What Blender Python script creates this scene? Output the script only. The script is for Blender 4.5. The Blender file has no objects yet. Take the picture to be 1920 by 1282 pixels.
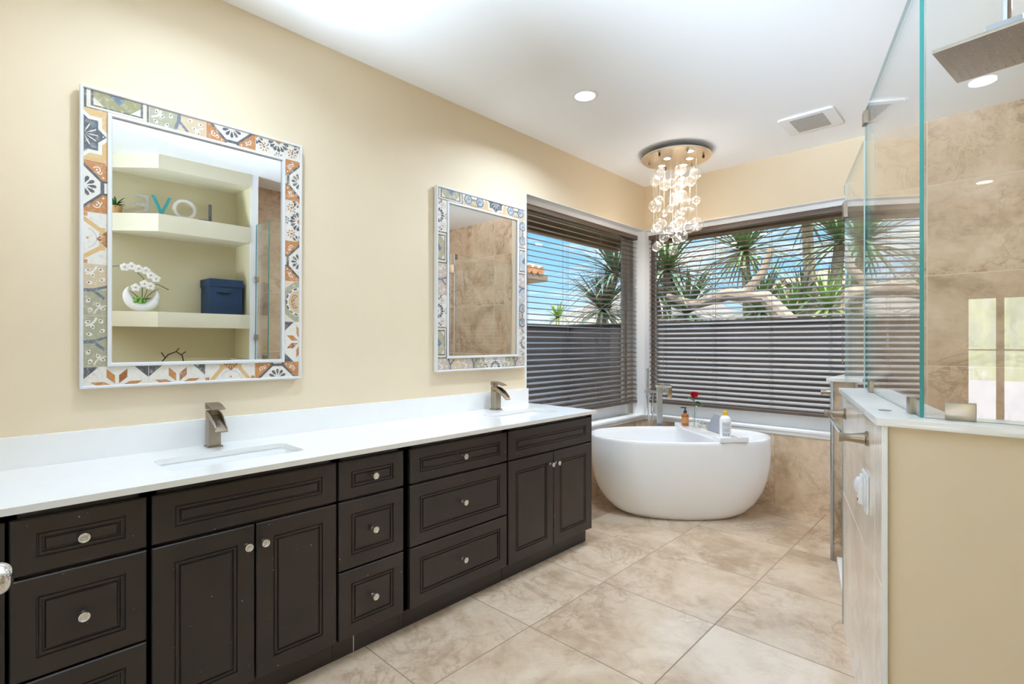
import bpy, bmesh, math, random
from mathutils import Vector, Matrix
random.seed(7)
PI = math.pi
S = bpy.context.scene
COL = S.collection

# ------------------------------------------------------------------ camera
cam_d = bpy.data.cameras.new('camera'); cam = bpy.data.objects.new('camera', cam_d); COL.objects.link(cam)
cam.location = (2.426, 0.0, 1.2735)
cam.rotation_euler = (PI / 2, 0, math.radians(43.5626))
cam_d.sensor_width = 36.0; cam_d.lens = 18.0; cam_d.shift_y = 2.5 / 1920; cam_d.clip_start = 0.02; cam_d.clip_end = 300
S.camera = cam
# ------------------------------------------------------------------ exposure
vs = S.view_settings
vs.view_transform = 'Standard'; vs.look = 'None'; vs.gamma = 1.0; vs.use_curve_mapping = False
vs.exposure = 0.48
cy = S.cycles
cy.max_bounces = 10; cy.diffuse_bounces = 6; cy.glossy_bounces = 6; cy.transmission_bounces = 8; cy.transparent_max_bounces = 40
cy.caustics_reflective = False; cy.caustics_refractive = False; cy.sample_clamp_indirect = 6.0
cy.use_denoising = True

# ------------------------------------------------------------------ node helper
class NT:
    def __init__(s, tree): s.t = tree; tree.nodes.clear()
    def n(s, typ, **kw):
        nd = s.t.nodes.new(typ)
        for k, v in kw.items():
            if k == 'ins':
                for kk, vv in v.items(): s.set(nd.inputs[kk], vv)
            else: setattr(nd, k, v)
        return nd
    def set(s, sock, v):
        if isinstance(v, bpy.types.NodeSocket): s.t.links.new(v, sock)
        elif isinstance(v, (tuple, list)) and sock.type == 'RGBA' and len(v) == 3: sock.default_value = (*v, 1)
        else: sock.default_value = v
    def math(s, op, a, b=None, c=None, clamp=False):
        nd = s.n('ShaderNodeMath', operation=op, use_clamp=clamp)
        for i, v in enumerate((a, b, c)):
            if v is not None: s.set(nd.inputs[i], v)
        return nd.outputs[0]
    def vmath(s, op, a, b=None, out=0):
        nd = s.n('ShaderNodeVectorMath', operation=op); s.set(nd.inputs[0], a)
        if b is not None: s.set(nd.inputs[1], b)
        return nd.outputs[out]
    def ramp(s, fac, stops):
        nd = s.n('ShaderNodeValToRGB'); s.set(nd.inputs[0], fac); cr = nd.color_ramp
        while len(cr.elements) < len(stops): cr.elements.new(0.5)
        for e, (p, c) in zip(cr.elements, stops):
            e.position = p; e.color = (*c, 1) if len(c) == 3 else c
        return nd.outputs[0]
    def mix(s, fac, a, b, blend='MIX'):
        nd = s.n('ShaderNodeMix', data_type='RGBA', blend_type=blend)
        s.set(nd.inputs[0], fac); s.set(nd.inputs[6], a); s.set(nd.inputs[7], b)
        return nd.outputs[2]
    def noise(s, vec, scale, detail=4, rough=0.55, dist=0.0):
        nd = s.n('ShaderNodeTexNoise'); s.set(nd.inputs['Vector'], vec)
        nd.inputs['Scale'].default_value = scale; nd.inputs['Detail'].default_value = detail
        nd.inputs['Roughness'].default_value = rough; nd.inputs['Distortion'].default_value = dist
        return nd.outputs[0]

def srgb(r, g, b):
    f = lambda c: (c / 255 / 12.92) if c / 255 <= 0.04045 else ((c / 255 + 0.055) / 1.055) ** 2.4
    return (f(r), f(g), f(b))

SKY_LOW, SKY_HIGH = 1.0, 5.0
# ------------------------------------------------------------------ world (sky with soft clouds)
W = bpy.data.worlds.new('sky'); S.world = W; W.use_nodes = True
k = NT(W.node_tree)
tc = k.n('ShaderNodeTexCoord')
sep = k.n('ShaderNodeSeparateXYZ', ins={0: tc.outputs['Generated']})
grad = k.ramp(sep.outputs[2], [(0.0, srgb(205, 228, 246)), (0.1, srgb(158, 210, 248)), (0.3, srgb(104, 182, 242)), (1.0, srgb(50, 120, 205))])
zs = k.math('ADD', sep.outputs[2], 0.12)
cvec = k.n('ShaderNodeCombineXYZ', ins={0: k.math('DIVIDE', sep.outputs[0], zs), 1: k.math('DIVIDE', sep.outputs[1], zs), 2: 0.0}).outputs[0]
cl = k.noise(cvec, 1.1, 7, 0.6, 0.4)
clf = k.ramp(cl, [(0.46, (0, 0, 0)), (0.66, (1, 1, 1))])
skyc = k.mix(clf, grad, srgb(250, 252, 255))
hi = k.ramp(sep.outputs[2], [(0.0, (0, 0, 0)), (0.36, (0, 0, 0)), (0.62, (1, 1, 1)), (1.0, (.6, .6, .6))])   # bright hazy upper sky
skyc = k.mix(hi, skyc, (0.93, 0.97, 1.0))
bg = k.n('ShaderNodeBackground', ins={0: skyc, 1: k.math('MULTIPLY_ADD', hi, SKY_HIGH, SKY_LOW)})
wo = k.n('ShaderNodeOutputWorld', ins={0: bg.outputs[0]})

# ------------------------------------------------------------------ sun on the garden
sd = bpy.data.lights.new('sun', 'SUN'); sd.energy = 2.7; sd.angle = 0.01; sd.color = (1, .95, .86)
so = bpy.data.objects.new('sun', sd); COL.objects.link(so)
so.rotation_euler = Vector((-0.42, 0.5, -0.9)).to_track_quat('-Z', 'Y').to_euler()

# added fill light behind the camera, aimed up to brighten ceiling and far walls
dd_ = bpy.data.lights.new('ceiling_fill', 'AREA'); dd_.shape = 'RECTANGLE'; dd_.size = 1.5; dd_.size_y = 0.8; dd_.energy = 46; dd_.color = (0.63, 0.80, 1.0); dd_.spread = math.radians(42)
do_ = bpy.data.objects.new('ceiling_fill', dd_); COL.objects.link(do_); do_.location = (1.05, -3.3, 0.55)
do_.rotation_euler = Vector((0.04, 0.88, 0.46)).to_track_quat('-Z', 'Y').to_euler()
LAMP_W = 12.6     # watts of each recessed downlight

# ------------------------------------------------------------------ materials
MATS = {}
def new_mat(name):
    m = bpy.data.materials.new(name); m.use_nodes = True; MATS[name] = m
    return m, NT(m.node_tree)
def principled(name, col, rough=0.5, metal=0.0, spec=0.5, bump=0.0, bscale=200, var=0.0, vscale=5, coat=0.0, aniso=0.0):
    m, k = new_mat(name)
    pos = k.n('ShaderNodeNewGeometry').outputs['Position']
    p = k.n('ShaderNodeBsdfPrincipled', ins={'Roughness': rough, 'Metallic': metal, 'Specular IOR Level': spec, 'Coat Weight': coat})
    if var > 0:
        nz = k.noise(pos, vscale, 5)
        c2 = tuple(max(0, c * (1 - var)) for c in col); c1 = tuple(min(1, c * (1 + var)) for c in col)
        k.set(p.inputs['Base Color'], k.ramp(nz, [(0.3, c2), (0.7, c1)]))
    else: k.set(p.inputs['Base Color'], col)
    if bump > 0:
        b = k.n('ShaderNodeBump', ins={'Height': k.noise(pos, bscale, 3), 'Strength': bump, 'Distance': 0.002})
        k.set(p.inputs['Normal'], b.outputs[0])
    k.n('ShaderNodeOutputMaterial', ins={0: p.outputs[0]})
    return m

def travertine(name, light, mid, dark, gu, gv, u0, v0, ugrid, vgrid, grout=srgb(190, 172, 148), gw=0.0022, rough=0.18, vein=0.55, scale=1.0, alt=None):
    """gu/gv: index of the world axes of the tile grid (None = no joints)."""
    m, k = new_mat(name)
    geo = k.n('ShaderNodeNewGeometry'); pos = geo.outputs['Position']
    sp = k.n('ShaderNodeSeparateXYZ', ins={0: pos})
    mask = None; cells = []
    for ax, o, g in ((gu, u0, ugrid), (gv, v0, vgrid)):
        if ax is None: cells.append(0.0); continue
        src = sp.outputs[ax] if isinstance(ax, int) else k.vmath('DOT_PRODUCT', pos, ax, out=1)
        q = k.math('DIVIDE', k.math('SUBTRACT', src, o), g)
        fl = k.math('FLOOR', q); cells.append(fl)
        fr = k.math('SUBTRACT', q, fl)
        dd = k.math('MULTIPLY', k.math('MINIMUM', fr, k.math('SUBTRACT', 1.0, fr)), g)
        mk = k.math('LESS_THAN', dd, gw)
        mask = mk if mask is None else k.math('MAXIMUM', mask, mk)
    cid = k.n('ShaderNodeCombineXYZ', ins={0: cells[0], 1: cells[1], 2: 0.0}).outputs[0]
    wn = k.n('ShaderNodeTexWhiteNoise', noise_dimensions='3D', ins={0: cid})
    off = k.vmath('SCALE', wn.outputs['Color']); off.node.inputs['Scale'].default_value = 17.0
    v = k.vmath('ADD', pos, off)
    big = k.noise(v, 1.7 * scale, 6, 0.6, 1.2)
    fine = k.noise(v, 9 * scale, 8, 0.7, 0.6)
    mixf = k.math('ADD', k.math('MULTIPLY', big, 0.65), k.math('MULTIPLY', fine, 0.35))
    col = k.ramp(mixf, [(0.36, dark), (0.48, mid), (0.60, light), (0.8, tuple(min(1, c * 1.08) for c in light))])
    # brown ridged veins broken up by a second noise
    rid = k.math('ABSOLUTE', k.math('SUBTRACT', k.noise(v, 2.6 * scale, 8, 0.62, 0.9), 0.5))
    vl = k.ramp(rid, [(0.0, (1, 1, 1)), (0.012, (.5, .5, .5)), (0.03, (0, 0, 0))])
    brk = k.ramp(k.noise(v, 2.1 * scale, 3, 0.5), [(0.42, (0, 0, 0)), (0.6, (1, 1, 1))])
    vf = k.math('MULTIPLY', k.math('MULTIPLY', vl, brk), vein)
    vcol = (mid[0] * 0.50, mid[1] * 0.40, mid[2] * 0.32)
    col = k.mix(vf, col, vcol)
    pit = k.math('MULTIPLY', k.ramp(k.noise(v, 38 * scale, 5, 0.7), [(0.54, (0, 0, 0)), (0.66, (1, 1, 1))]), k.math('MULTIPLY', brk, 0.7 * vein))
    col = k.mix(pit, col, vcol)
    if alt: col = k.mix(k.math('MULTIPLY', wn.outputs['Value'], alt), col, light)
    ro = rough
    if mask is not None:
        col = k.mix(mask, col, grout)
        ro = k.math('MULTIPLY_ADD', mask, 0.6, rough)
    p = k.n('ShaderNodeBsdfPrincipled', ins={'Base Color': col, 'Roughness': ro, 'Specular IOR Level': 0.45})
    k.n('ShaderNodeOutputMaterial', ins={0: p.outputs[0]})
    return m

def thin_glass(name, tint=(0.97, 0.99, 0.985), boost=1.0, rough=0.0, power=5.0, base=0.04, fl=None):
    """Clear sheet glass: straight transmission plus a reflection that grows at grazing angles."""
    m, k = new_mat(name)
    geo = k.n('ShaderNodeNewGeometry')
    d = k.math('ABSOLUTE', k.vmath('DOT_PRODUCT', geo.outputs['Normal'], geo.outputs['Incoming'], out=1))
    f = k.math('POWER', k.math('SUBTRACT', 1.0, d, clamp=True), power)
    f = k.math('MULTIPLY', k.math('MULTIPLY_ADD', f, 1.0 - base, base), boost, clamp=True)
    tr = k.n('ShaderNodeBsdfTransparent', ins={0: tint}); gl = k.n('ShaderNodeBsdfGlossy', ins={0: (1, 1, 1), 'Roughness': rough})
    mx = k.n('ShaderNodeMixShader', ins={0: f, 1: tr.outputs[0], 2: gl.outputs[0]})
    out = mx.outputs[0]
    if fl:   # slightly milky, crackled glass
        df = k.n('ShaderNodeBsdfDiffuse', ins={0: (1, .99, .97)}); tl = k.n('ShaderNodeBsdfTranslucent', ins={0: (1, .99, .97)})
        m2 = k.n('ShaderNodeMixShader', ins={0: 0.5, 1: df.outputs[0], 2: tl.outputs[0]})
        out = k.n('ShaderNodeMixShader', ins={0: fl, 1: out, 2: m2.outputs[0]}).outputs[0]
    k.n('ShaderNodeOutputMaterial', ins={0: out})
    return m

def emit_mat(name, col, strength):
    m, k = new_mat(name)
    e = k.n('ShaderNodeEmission', ins={0: col, 1: strength})
    k.n('ShaderNodeOutputMaterial', ins={0: e.outputs[0]})
    return m

def worn(name, col, under=srgb(214, 200, 180)):
    m, k = new_mat(name)
    pos = k.n('ShaderNodeNewGeometry').outputs['Position']
    n1 = k.noise(pos, 60, 6, 0.75); n2 = k.noise(pos, 14, 3)
    f = k.ramp(n1, [(0.49, (0, 0, 0)), (0.66, (1, 1, 1))])
    f = k.math('MULTIPLY', f, k.ramp(n2, [(0.38, (.25, .25, .25)), (0.62, (.95, .95, .95))]))
    c = k.mix(f, col, under)
    c = k.mix(k.math('MULTIPLY', k.noise(pos, 140, 3), 0.25), c, tuple(x * 0.55 for x in col))
    p = k.n('ShaderNodeBsdfPrincipled', ins={'Base Color': c, 'Roughness': 0.45})
    k.n('ShaderNodeOutputMaterial', ins={0: p.outputs[0]})
    return m

paint = principled('cream_paint', srgb(229, 211, 182), 0.62, var=0.02, vscale=2, bump=0.05, bscale=300)
shaded_olive_paint = principled('shaded_olive_cream', srgb(206, 196, 162), 0.62, var=0.02, vscale=2)  # darker olive copy of the cream paint, weaker light put into its colour
ceil_m = principled('ceiling_white', srgb(249, 250, 251), 0.8, bump=0.03, bscale=200)
white_trim = principled('white_trim', srgb(240, 240, 240), 0.35)
white_gloss = principled('white_acrylic', srgb(246, 246, 247), 0.12, coat=0.3)
quartz = principled('white_quartz', srgb(242, 241, 239), 0.16, var=0.012, vscale=9)
porcelain = principled('porcelain', srgb(244, 244, 243), 0.08)
floor_m = travertine('floor_travertine', srgb(218, 198, 175), srgb(202, 179, 154), srgb(178, 152, 126), 0, 1, 0.30, 1.135, 0.5965, 0.59, grout=srgb(140, 118, 95), gw=0.0024, rough=0.16, vein=0.42)
wains_m = travertine('wainscot_travertine', srgb(236, 217, 193), srgb(222, 199, 171), srgb(188, 164, 135), 0, 2, 1.139, -0.6, 1.2, 1.2, rough=0.2, vein=0.65)
wains_l = travertine('wainscot_travertine_side', srgb(236, 217, 193), srgb(222, 199, 171), srgb(188, 164, 135), 1, 2, 3.3, -0.6, 0.9, 1.2, rough=0.2, vein=0.65)
shower_m = travertine('shower_travertine', srgb(228, 201, 172), srgb(212, 182, 151), srgb(180, 150, 120), 0, 2, 2.08, -0.07, 1.2, 0.597, grout=srgb(222, 208, 188), rough=0.2, vein=0.7)
shower_side = travertine('shower_travertine_side', srgb(228, 201, 172), srgb(212, 182, 151), srgb(180, 150, 120), 1, 2, 0.62, -0.07, 1.2, 0.597, grout=srgb(222, 208, 188), rough=0.2, vein=0.7)
pony_m = travertine('half_wall_travertine', srgb(246, 240, 230), srgb(240, 230, 216), srgb(222, 208, 190), (-0.27, 0.963, 0.0), 2, 0.0, 0.60, 1.2, 0.6, grout=srgb(240, 234, 224), rough=0.16, vein=0.25, scale=0.9)
stub_m = travertine('stub_travertine', srgb(218, 198, 172), srgb(202, 178, 150), srgb(170, 146, 120), None, 2, 0, -0.07, 1, 0.597, rough=0.2, vein=0.8)

# espresso cabinet paint with a few chipped specks
m, k = new_mat('espresso_paint'); cab_m = m
pos = k.n('ShaderNodeNewGeometry').outputs['Position']
nz = k.noise(pos, 3.0, 4)
c = k.ramp(nz, [(0.35, srgb(45, 39, 37)), (0.65, srgb(55, 46, 43))])
chip = k.ramp(k.noise(pos, 95, 2, 0.4), [(0.775, (0, 0, 0)), (0.785, (1, 1, 1))])
c = k.mix(chip, c, srgb(190, 175, 165))
p = k.n('ShaderNodeBsdfPrincipled', ins={'Base Color': c, 'Roughness': 0.3, 'Specular IOR Level': 0.5})
k.n('ShaderNodeOutputMaterial', ins={0: p.outputs[0]})
cab_in = principled('cabinet_shadow_paint', srgb(30, 26, 25), 0.6)
nickel = principled('brushed_nickel', srgb(168, 155, 140), 0.3, metal=1.0, bump=0.02, bscale=500)
chrome = principled('chrome', srgb(225, 225, 226), 0.08, metal=1.0)
steel = principled('satin_steel', srgb(176, 182, 190), 0.24, metal=1.0)
bronze_gold = principled('pale_gold_metal', srgb(200, 175, 135), 0.2, metal=1.0)
champagne = principled('champagne_mirror_metal', srgb(246, 230, 208), 0.3, metal=1.0)
frame_white = principled('silver_white_frame', srgb(222, 222, 222), 0.35)
mirror_m = principled('mirror_silver', (0.93, 0.935, 0.92), 0.0, metal=1.0)
slat_m = principled('dark_wood_slat', srgb(98, 80, 67), 0.38, spec=0.6, var=0.1, vscale=3)
cord_m = principled('blind_cord', srgb(120, 105, 92), 0.7)
bronze_frame = principled('grey_window_frame', srgb(176, 168, 158), 0.45)
black_m = principled('black_plastic', srgb(22, 22, 24), 0.35)
glass_m = thin_glass('shower_glass')
glass_edge = principled('glass_edge_teal', srgb(72, 152, 148), 0.15); glass_pale = principled('glass_edge_pale', srgb(190, 206, 203), 0.15)
pane_m = thin_glass('window_glass', (0.97, 0.985, 0.98), boost=0.6)
bubble_m = thin_glass('bubble_glass', (0.985, 0.985, 0.985), boost=0.9, power=2.6, base=0.06, fl=0.035)
clear_m = thin_glass('clear_vase_glass', (0.93, 0.95, 0.95), power=2.2, base=0.10)
lamp_m = emit_mat('lamp_diffuser', (1, 0.98, 0.95), 9.0)
led_m = emit_mat('warm_led', (1, 0.86, 0.66), 16.0)
fence_m = principled('dark_stucco_fence', srgb(42, 38, 38), 0.85, bump=0.2, bscale=40, var=0.12, vscale=3)
eave_m = principled('brown_stucco_eave', srgb(120, 104, 84), 0.85, bump=0.3, bscale=60, var=0.12)
ground_m = principled('garden_ground', srgb(150, 138, 118), 0.9, var=0.25, vscale=4)
blade_m = principled('spiky_leaf_green', srgb(104, 128, 84), 0.42, var=0.4, vscale=2.5)
blade_y = principled('palm_leaf_green', srgb(120, 148, 70), 0.45, var=0.4, vscale=3)
blade_g = principled('grey_green_leaf', srgb(92, 112, 90), 0.45, var=0.4, vscale=3)
bark_m = principled('pale_bark', srgb(150, 132, 112), 0.9, bump=0.6, bscale=30, var=0.3, vscale=12)
roof_m = principled('grey_roof_tile', srgb(122, 114, 106), 0.9, var=0.12, vscale=6, bump=0.3, bscale=20)
terra_m = principled('terracotta_roof_tile', srgb(190, 138, 100), 0.85, var=0.25, vscale=5)
stucco_tan = principled('tan_stucco', srgb(226, 196, 158), 0.9, var=0.06)

# ------------------------------------------------------------------ mesh builder
class MB:
    def __init__(s): s.bm = bmesh.new(); s.mats = []
    def mi(s, m):
        if m not in s.mats: s.mats.append(m)
        return s.mats.index(m)
    def _take(s, bm2, m, mtx=None):
        i = s.mi(m)
        for f in bm2.faces: f.material_index = i
        if mtx is not None: bm2.transform(mtx)
        me = bpy.data.meshes.new('tmp'); bm2.to_mesh(me); bm2.free()
        s.bm.from_mesh(me); bpy.data.meshes.remove(me)
    def box(s, x0, x1, y0, y1, z0, z1, m, bev=0.0, seg=2, mtx=None):
        b = bmesh.new()
        bmesh.ops.create_cube(b, size=1.0)
        b.transform(Matrix.Translation(((x0 + x1) / 2, (y0 + y1) / 2, (z0 + z1) / 2)) @ Matrix.Diagonal((abs(x1 - x0), abs(y1 - y0), abs(z1 - z0), 1)))
        if bev > 0: bmesh.ops.bevel(b, geom=b.edges[:], offset=bev, segments=seg, profile=0.7, affect='EDGES')
        s._take(b, m, mtx); return s
    def prism(s, poly, z0, z1, m, bev=0.0, side=None, mtx=None):
        b = bmesh.new()
        a = [b.verts.new((x, y, z0)) for x, y in poly]; c = [b.verts.new((x, y, z1)) for x, y in poly]
        b.faces.new(a[::-1]); b.faces.new(c); n = len(poly)
        for i in range(n): b.faces.new((a[i], a[(i + 1) % n], c[(i + 1) % n], c[i]))
        bmesh.ops.recalc_face_normals(b, faces=b.faces[:])
        if bev > 0: bmesh.ops.bevel(b, geom=b.edges[:], offset=bev, segments=2, profile=0.7, affect='EDGES')
        s._take(b, m, mtx); return s
    def lathe(s, prof, m, org=(0, 0, 0), axis=(0, 0, 1), seg=24, sq=None):
        """prof: (radius, height) pairs; closed at zero radius."""
        b = bmesh.new(); rings = []
        for r, h in prof:
            if r <= 1e-6: rings.append([b.verts.new((0, 0, h))])
            else: rings.append([b.verts.new((r * math.cos(2 * PI * i / seg), r * math.sin(2 * PI * i / seg), h)) for i in range(seg)])
        for p, q in zip(rings, rings[1:]):
            for i in range(seg):
                j = (i + 1) % seg
                if len(p) == 1 and len(q) == 1: continue
                if len(p) == 1: b.faces.new((p[0], q[i], q[j]))
                elif len(q) == 1: b.faces.new((p[i], p[j], q[0]))
                else: b.faces.new((p[i], p[j], q[j], q[i]))
        bmesh.ops.recalc_face_normals(b, faces=b.faces[:])
        mt = Matrix.Translation(org) @ Vector((0, 0, 1)).rotation_difference(Vector(axis)).to_matrix().to_4x4()
        s._take(b, m, mt); return s
    def cyl(s, p0, p1, r, m, r1=None, seg=16):
        d = Vector(p1) - Vector(p0); L = d.length; r1 = r if r1 is None else r1
        return s.lathe([(0, 0), (r, 0), (r1, L), (0, L)], m, p0, d, seg)
    def tube(s, pts, r, m, seg=8, radii=None):
        pts = [Vector(p) for p in pts]; b = bmesh.new(); rings = []; n = len(pts)
        up = Vector((0.13, 0.37, 0.91))
        for i, p in enumerate(pts):
            t = (pts[min(i + 1, n - 1)] - pts[max(i - 1, 0)]).normalized()
            a = t.cross(up)
            if a.length < 1e-3: a = t.cross(Vector((1, 0, 0)))
            a.normalize(); c = t.cross(a)
            rr = radii[i] if radii else r
            rings.append([b.verts.new(p + a * rr * math.cos(2 * PI * j / seg) + c * rr * math.sin(2 * PI * j / seg)) for j in range(seg)])
        for p, q in zip(rings, rings[1:]):
            for j in range(seg): b.faces.new((p[j], p[(j + 1) % seg], q[(j + 1) % seg], q[j]))
        b.faces.new(rings[0]); b.faces.new(rings[-1][::-1])
        bmesh.ops.recalc_face_normals(b, faces=b.faces[:])
        s._take(b, m); return s
    def sphere(s, c, r, m, u=20, v=12, scale=(1, 1, 1)):
        b = bmesh.new(); bmesh.ops.create_uvsphere(b, u_segments=u, v_segments=v, radius=r)
        s._take(b, m, Matrix.Translation(c) @ Matrix.Diagonal((*scale, 1))); return s
    def face(s, pts, m):
        i = s.mi(m); f = s.bm.faces.new([s.bm.verts.new(p) for p in pts]); f.material_index = i; return s
    def strip(s, rows, m, close=False):
        """rows: list of equally long vertex rows bridged into quads."""
        i = s.mi(m); vr = [[s.bm.verts.new(p) for p in r] for r in rows]
        for p, q in zip(vr, vr[1:]):
            n = len(p)
            for j in range(n if close else n - 1):
                f = s.bm.faces.new((p[j], p[(j + 1) % n], q[(j + 1) % n], q[j])); f.material_index = i
        return vr
    def build(s, name, parent=None, loc=None, smooth=35, mtx=None, recalc=False):
        me = bpy.data.meshes.new(name)
        if recalc: bmesh.ops.recalc_face_normals(s.bm, faces=s.bm.faces[:])
        s.bm.to_mesh(me); s.bm.free()
        for m in s.mats: me.materials.append(m)
        if mtx is not None: me.transform(mtx)
        for p in me.polygons: p.use_smooth = True
        me.set_sharp_from_angle(angle=math.radians(smooth))
        o = bpy.data.objects.new(name, me); COL.objects.link(o)
        if parent is not None:
            o.parent = parent; top = parent
            org = Vector(parent.location)
            while top.parent is not None: top = top.parent; org += Vector(top.location)
            me.transform(Matrix.Translation(-org))
        if loc is not None:
            me.transform(Matrix.Translation(-Vector(loc))); o.location = loc
        return o

def thing(name, label, cat, loc=(0, 0, 0), group=None):
    o = bpy.data.objects.new(name, None); COL.objects.link(o); o.location = loc
    o.empty_display_size = 0.05
    o['label'] = label; o['category'] = cat
    if group: o['group'] = group
    return o
def tag(o, label, cat, group=None, kind=None):
    o['label'] = label; o['category'] = cat
    if group: o['group'] = group
    if kind: o['kind'] = kind
    return o
def struct(o, label=None, cat=None):
    o['kind'] = 'structure'
    if label: o['label'] = label
    if cat: o['category'] = cat
    return o
def copy_tree(o, parent=None):
    c = o.copy(); COL.objects.link(c)
    if parent is not None: c.parent = parent
    for ch in [x for x in bpy.data.objects if x.parent == o]: copy_tree(ch, c)
    return c

# ================================================================== room shell
CH = 2.75; YB = 4.369; YR = -3.4; XR = 2.95
WZ0, WZ1 = 0.60, 2.337       # window opening
mb = MB(); mb.box(-0.22, XR + 0.15, YR - 0.15, YB + 0.22, -0.10, 0.0, floor_m)
struct(mb.build('floor'), 'polished beige travertine tile floor with thin grout lines', 'floor')
mb = MB(); mb.box(-0.22, XR + 0.15, YR - 0.15, YB + 0.22, CH, CH + 0.15, ceil_m)
struct(mb.build('ceiling'), 'flat white painted ceiling', 'ceiling')
# wall with the mirrors
mb = MB()
mb.box(-0.22, 0, YR - 0.15, 2.70, 0, CH, paint)
mb.box(-0.22, 0, 2.70, YB + 0.22, WZ1, CH, paint)
mb.box(-0.22, 0, 2.70, YB + 0.22, 0, 0.575, wains_l)
struct(mb.build('wall_left'), 'cream painted wall behind the vanity with the mirrors', 'wall')
# wall with the wide window, tiled inside the shower
mb = MB()
XW = 1.66
mb.box(0.0, XW, YB, YB + 0.22, WZ1, CH, paint)
mb.box(0.0, 1.79, YB, YB + 0.22, 0, 0.575, wains_m)
mb.box(XW, 1.79, YB, YB + 0.22, 0.575, CH, paint)
mb.box(1.79, XR + 0.15, YB, YB + 0.22, 0, CH, shower_m)
struct(mb.build('wall_back'), 'wall behind the bathtub, painted above the window and tiled in the shower', 'wall')
# wall opposite the vanity: tiled in the shower, painted behind the shelves
mb = MB()
mb.box(XR, XR + 0.15, 1.80, YB, 0, CH, shower_side)
mb.box(XR, XR + 0.15, YR - 0.15, 1.80, 0, CH, shaded_olive_paint)
struct(mb.build('wall_right'), 'painted wall behind the shelves opposite the vanity', 'wall')
mb = MB()
wx0, wx1, wz0, wz1 = 2.17, 2.82, 0.50, 1.755
mb.box(0, 0.25, YR - 0.15, YR, 0, CH, paint); mb.box(1.85, wx0, YR - 0.15, YR, 0, CH, paint); mb.box(0.25, 1.85, YR - 0.15, YR, 2.1, CH, paint); mb.box(wx1, XR, YR - 0.15, YR, 0, CH, paint)
mb.box(wx0, wx1, YR - 0.15, YR, 0, wz0, paint); mb.box(wx0, wx1, YR - 0.15, YR, wz1, CH, paint)
struct(mb.build('wall_front'), 'cream wall behind the camera with a small window', 'wall')
mb = MB()
mid = 2.435
wood_m = principled('tan_wood_mullion', srgb(196, 172, 140), 0.5)
for a in (wx0, mid - 0.03, wx1 - 0.03): mb.box(a, a + 0.06 if a == mid - 0.03 else a + 0.03, YR - 0.10, YR - 0.04, wz0, wz1, wood_m)
mb.box(wx0, wx1, YR - 0.10, YR - 0.05, wz1 - 0.03, wz1, white_trim); mb.box(wx0, wx1, YR - 0.10, YR - 0.05, 1.20, 1.215, white_trim)
mb.box(wx0 - 0.03, wx1 + 0.03, YR - 0.12, YR + 0.03, wz0 - 0.02, wz0, white_trim)
w3 = struct(mb.build('window_3'), 'small window with a tan mullion behind the camera', 'window')
m, k = new_mat('glowing_view_pane')  # pane emits by itself, standing in for the bright view outside
pos = k.n('ShaderNodeNewGeometry').outputs['Position']; zz = k.n('ShaderNodeSeparateXYZ', ins={0: pos}).outputs[2]
st = k.vmath('MULTIPLY', pos, (7.0, 1.0, 2.2))
c = k.ramp(k.noise(st, 1.0, 4, 0.6), [(0.35, srgb(176, 196, 182)), (0.5, srgb(196, 212, 176)), (0.65, srgb(226, 236, 232))])
c = k.mix(k.math('GREATER_THAN', 0.90, zz), c, srgb(232, 240, 255))
em = k.n('ShaderNodeEmission', ins={0: c, 1: 7.0}); k.n('ShaderNodeOutputMaterial', ins={0: em.outputs[0]})
MB().box(wx0, wx1, YR - 0.075, YR - 0.07, wz0, wz1, m).build('pane', w3)

mb = MB()  # door added behind the camera as an opening for the fill light
for a in (0.25, 1.02, 1.79): mb.box(a, a + 0.06, YR - 0.10, YR - 0.05, 0, 2.1, white_trim, bev=0.002)
mb.box(0.25, 1.85, YR - 0.10, YR - 0.05, 2.04, 2.1, white_trim, bev=0.002); mb.box(0.25, 1.85, YR - 0.10, YR - 0.05, 0.0, 0.05, white_trim, bev=0.002)
d2 = struct(mb.build('door_2'), 'added unseen glass door far behind the camera', 'door')
MB().box(0.31, 1.79, YR - 0.08, YR - 0.072, 0.05, 2.04, pane_m).build('pane', d2)

# side end of the shelves, its shower side tiled
mb = MB()
mb.box(2.58, XR, 1.735, 1.77, 1.0725, CH, shaded_olive_paint); mb.box(2.58, XR, 1.77, 1.80, 1.0725, CH, stub_m); mb.box(2.575, 2.58, 1.735, 1.80, 1.07, CH, white_trim)
struct(mb.build('wall_niche'), 'end wall between the shelves and the shower', 'wall')

# shower half walls
u = Vector((0.27, -0.963)); nrm = Vector((0.963, 0.27))
Pf = Vector((1.923, 2.726)); Pc = Vector((2.206, 1.716))
Pi = Pc + nrm * 0.15; t_ = (1.856 - Pi.y) / 0.963; Pin = Pi + Vector((-0.27, 0.963)) * t_; Pfi = Pf + nrm * 0.15
def lerp_tile(mb, a, b, z0, z1, th, m):  # thin slab just outside line a-b (outside = left of a->b)
    d = (b - a).normalized(); o = Vector((-d.y, d.x)) * -th
    mb.prism([tuple(a), tuple(b), tuple(b + o), tuple(a + o)], z0, z1, m)
mb = MB()
mb.prism([tuple(Pf), tuple(Pc), (XR, 1.716), (XR, 1.856), tuple(Pin), tuple(Pfi)], 0, 1.05, paint)
e = -0.010 * nrm
mb.prism([tuple(Pf + e), tuple(Pc + e), tuple(Pc), tuple(Pf)], 0.0, 1.05, pony_m)
mb.prism([tuple(Pfi), tuple(Pin), tuple(Pin + nrm * 0.01), tuple(Pfi + nrm * 0.01)], 0.0, 1.05, pony_m)
ue = Vector((-0.27, 0.963)) * 0.01
mb.prism([tuple(Pf), tuple(Pfi), tuple(Pfi + ue), tuple(Pf + ue)], 0.0, 1.05, pony_m)
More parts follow.
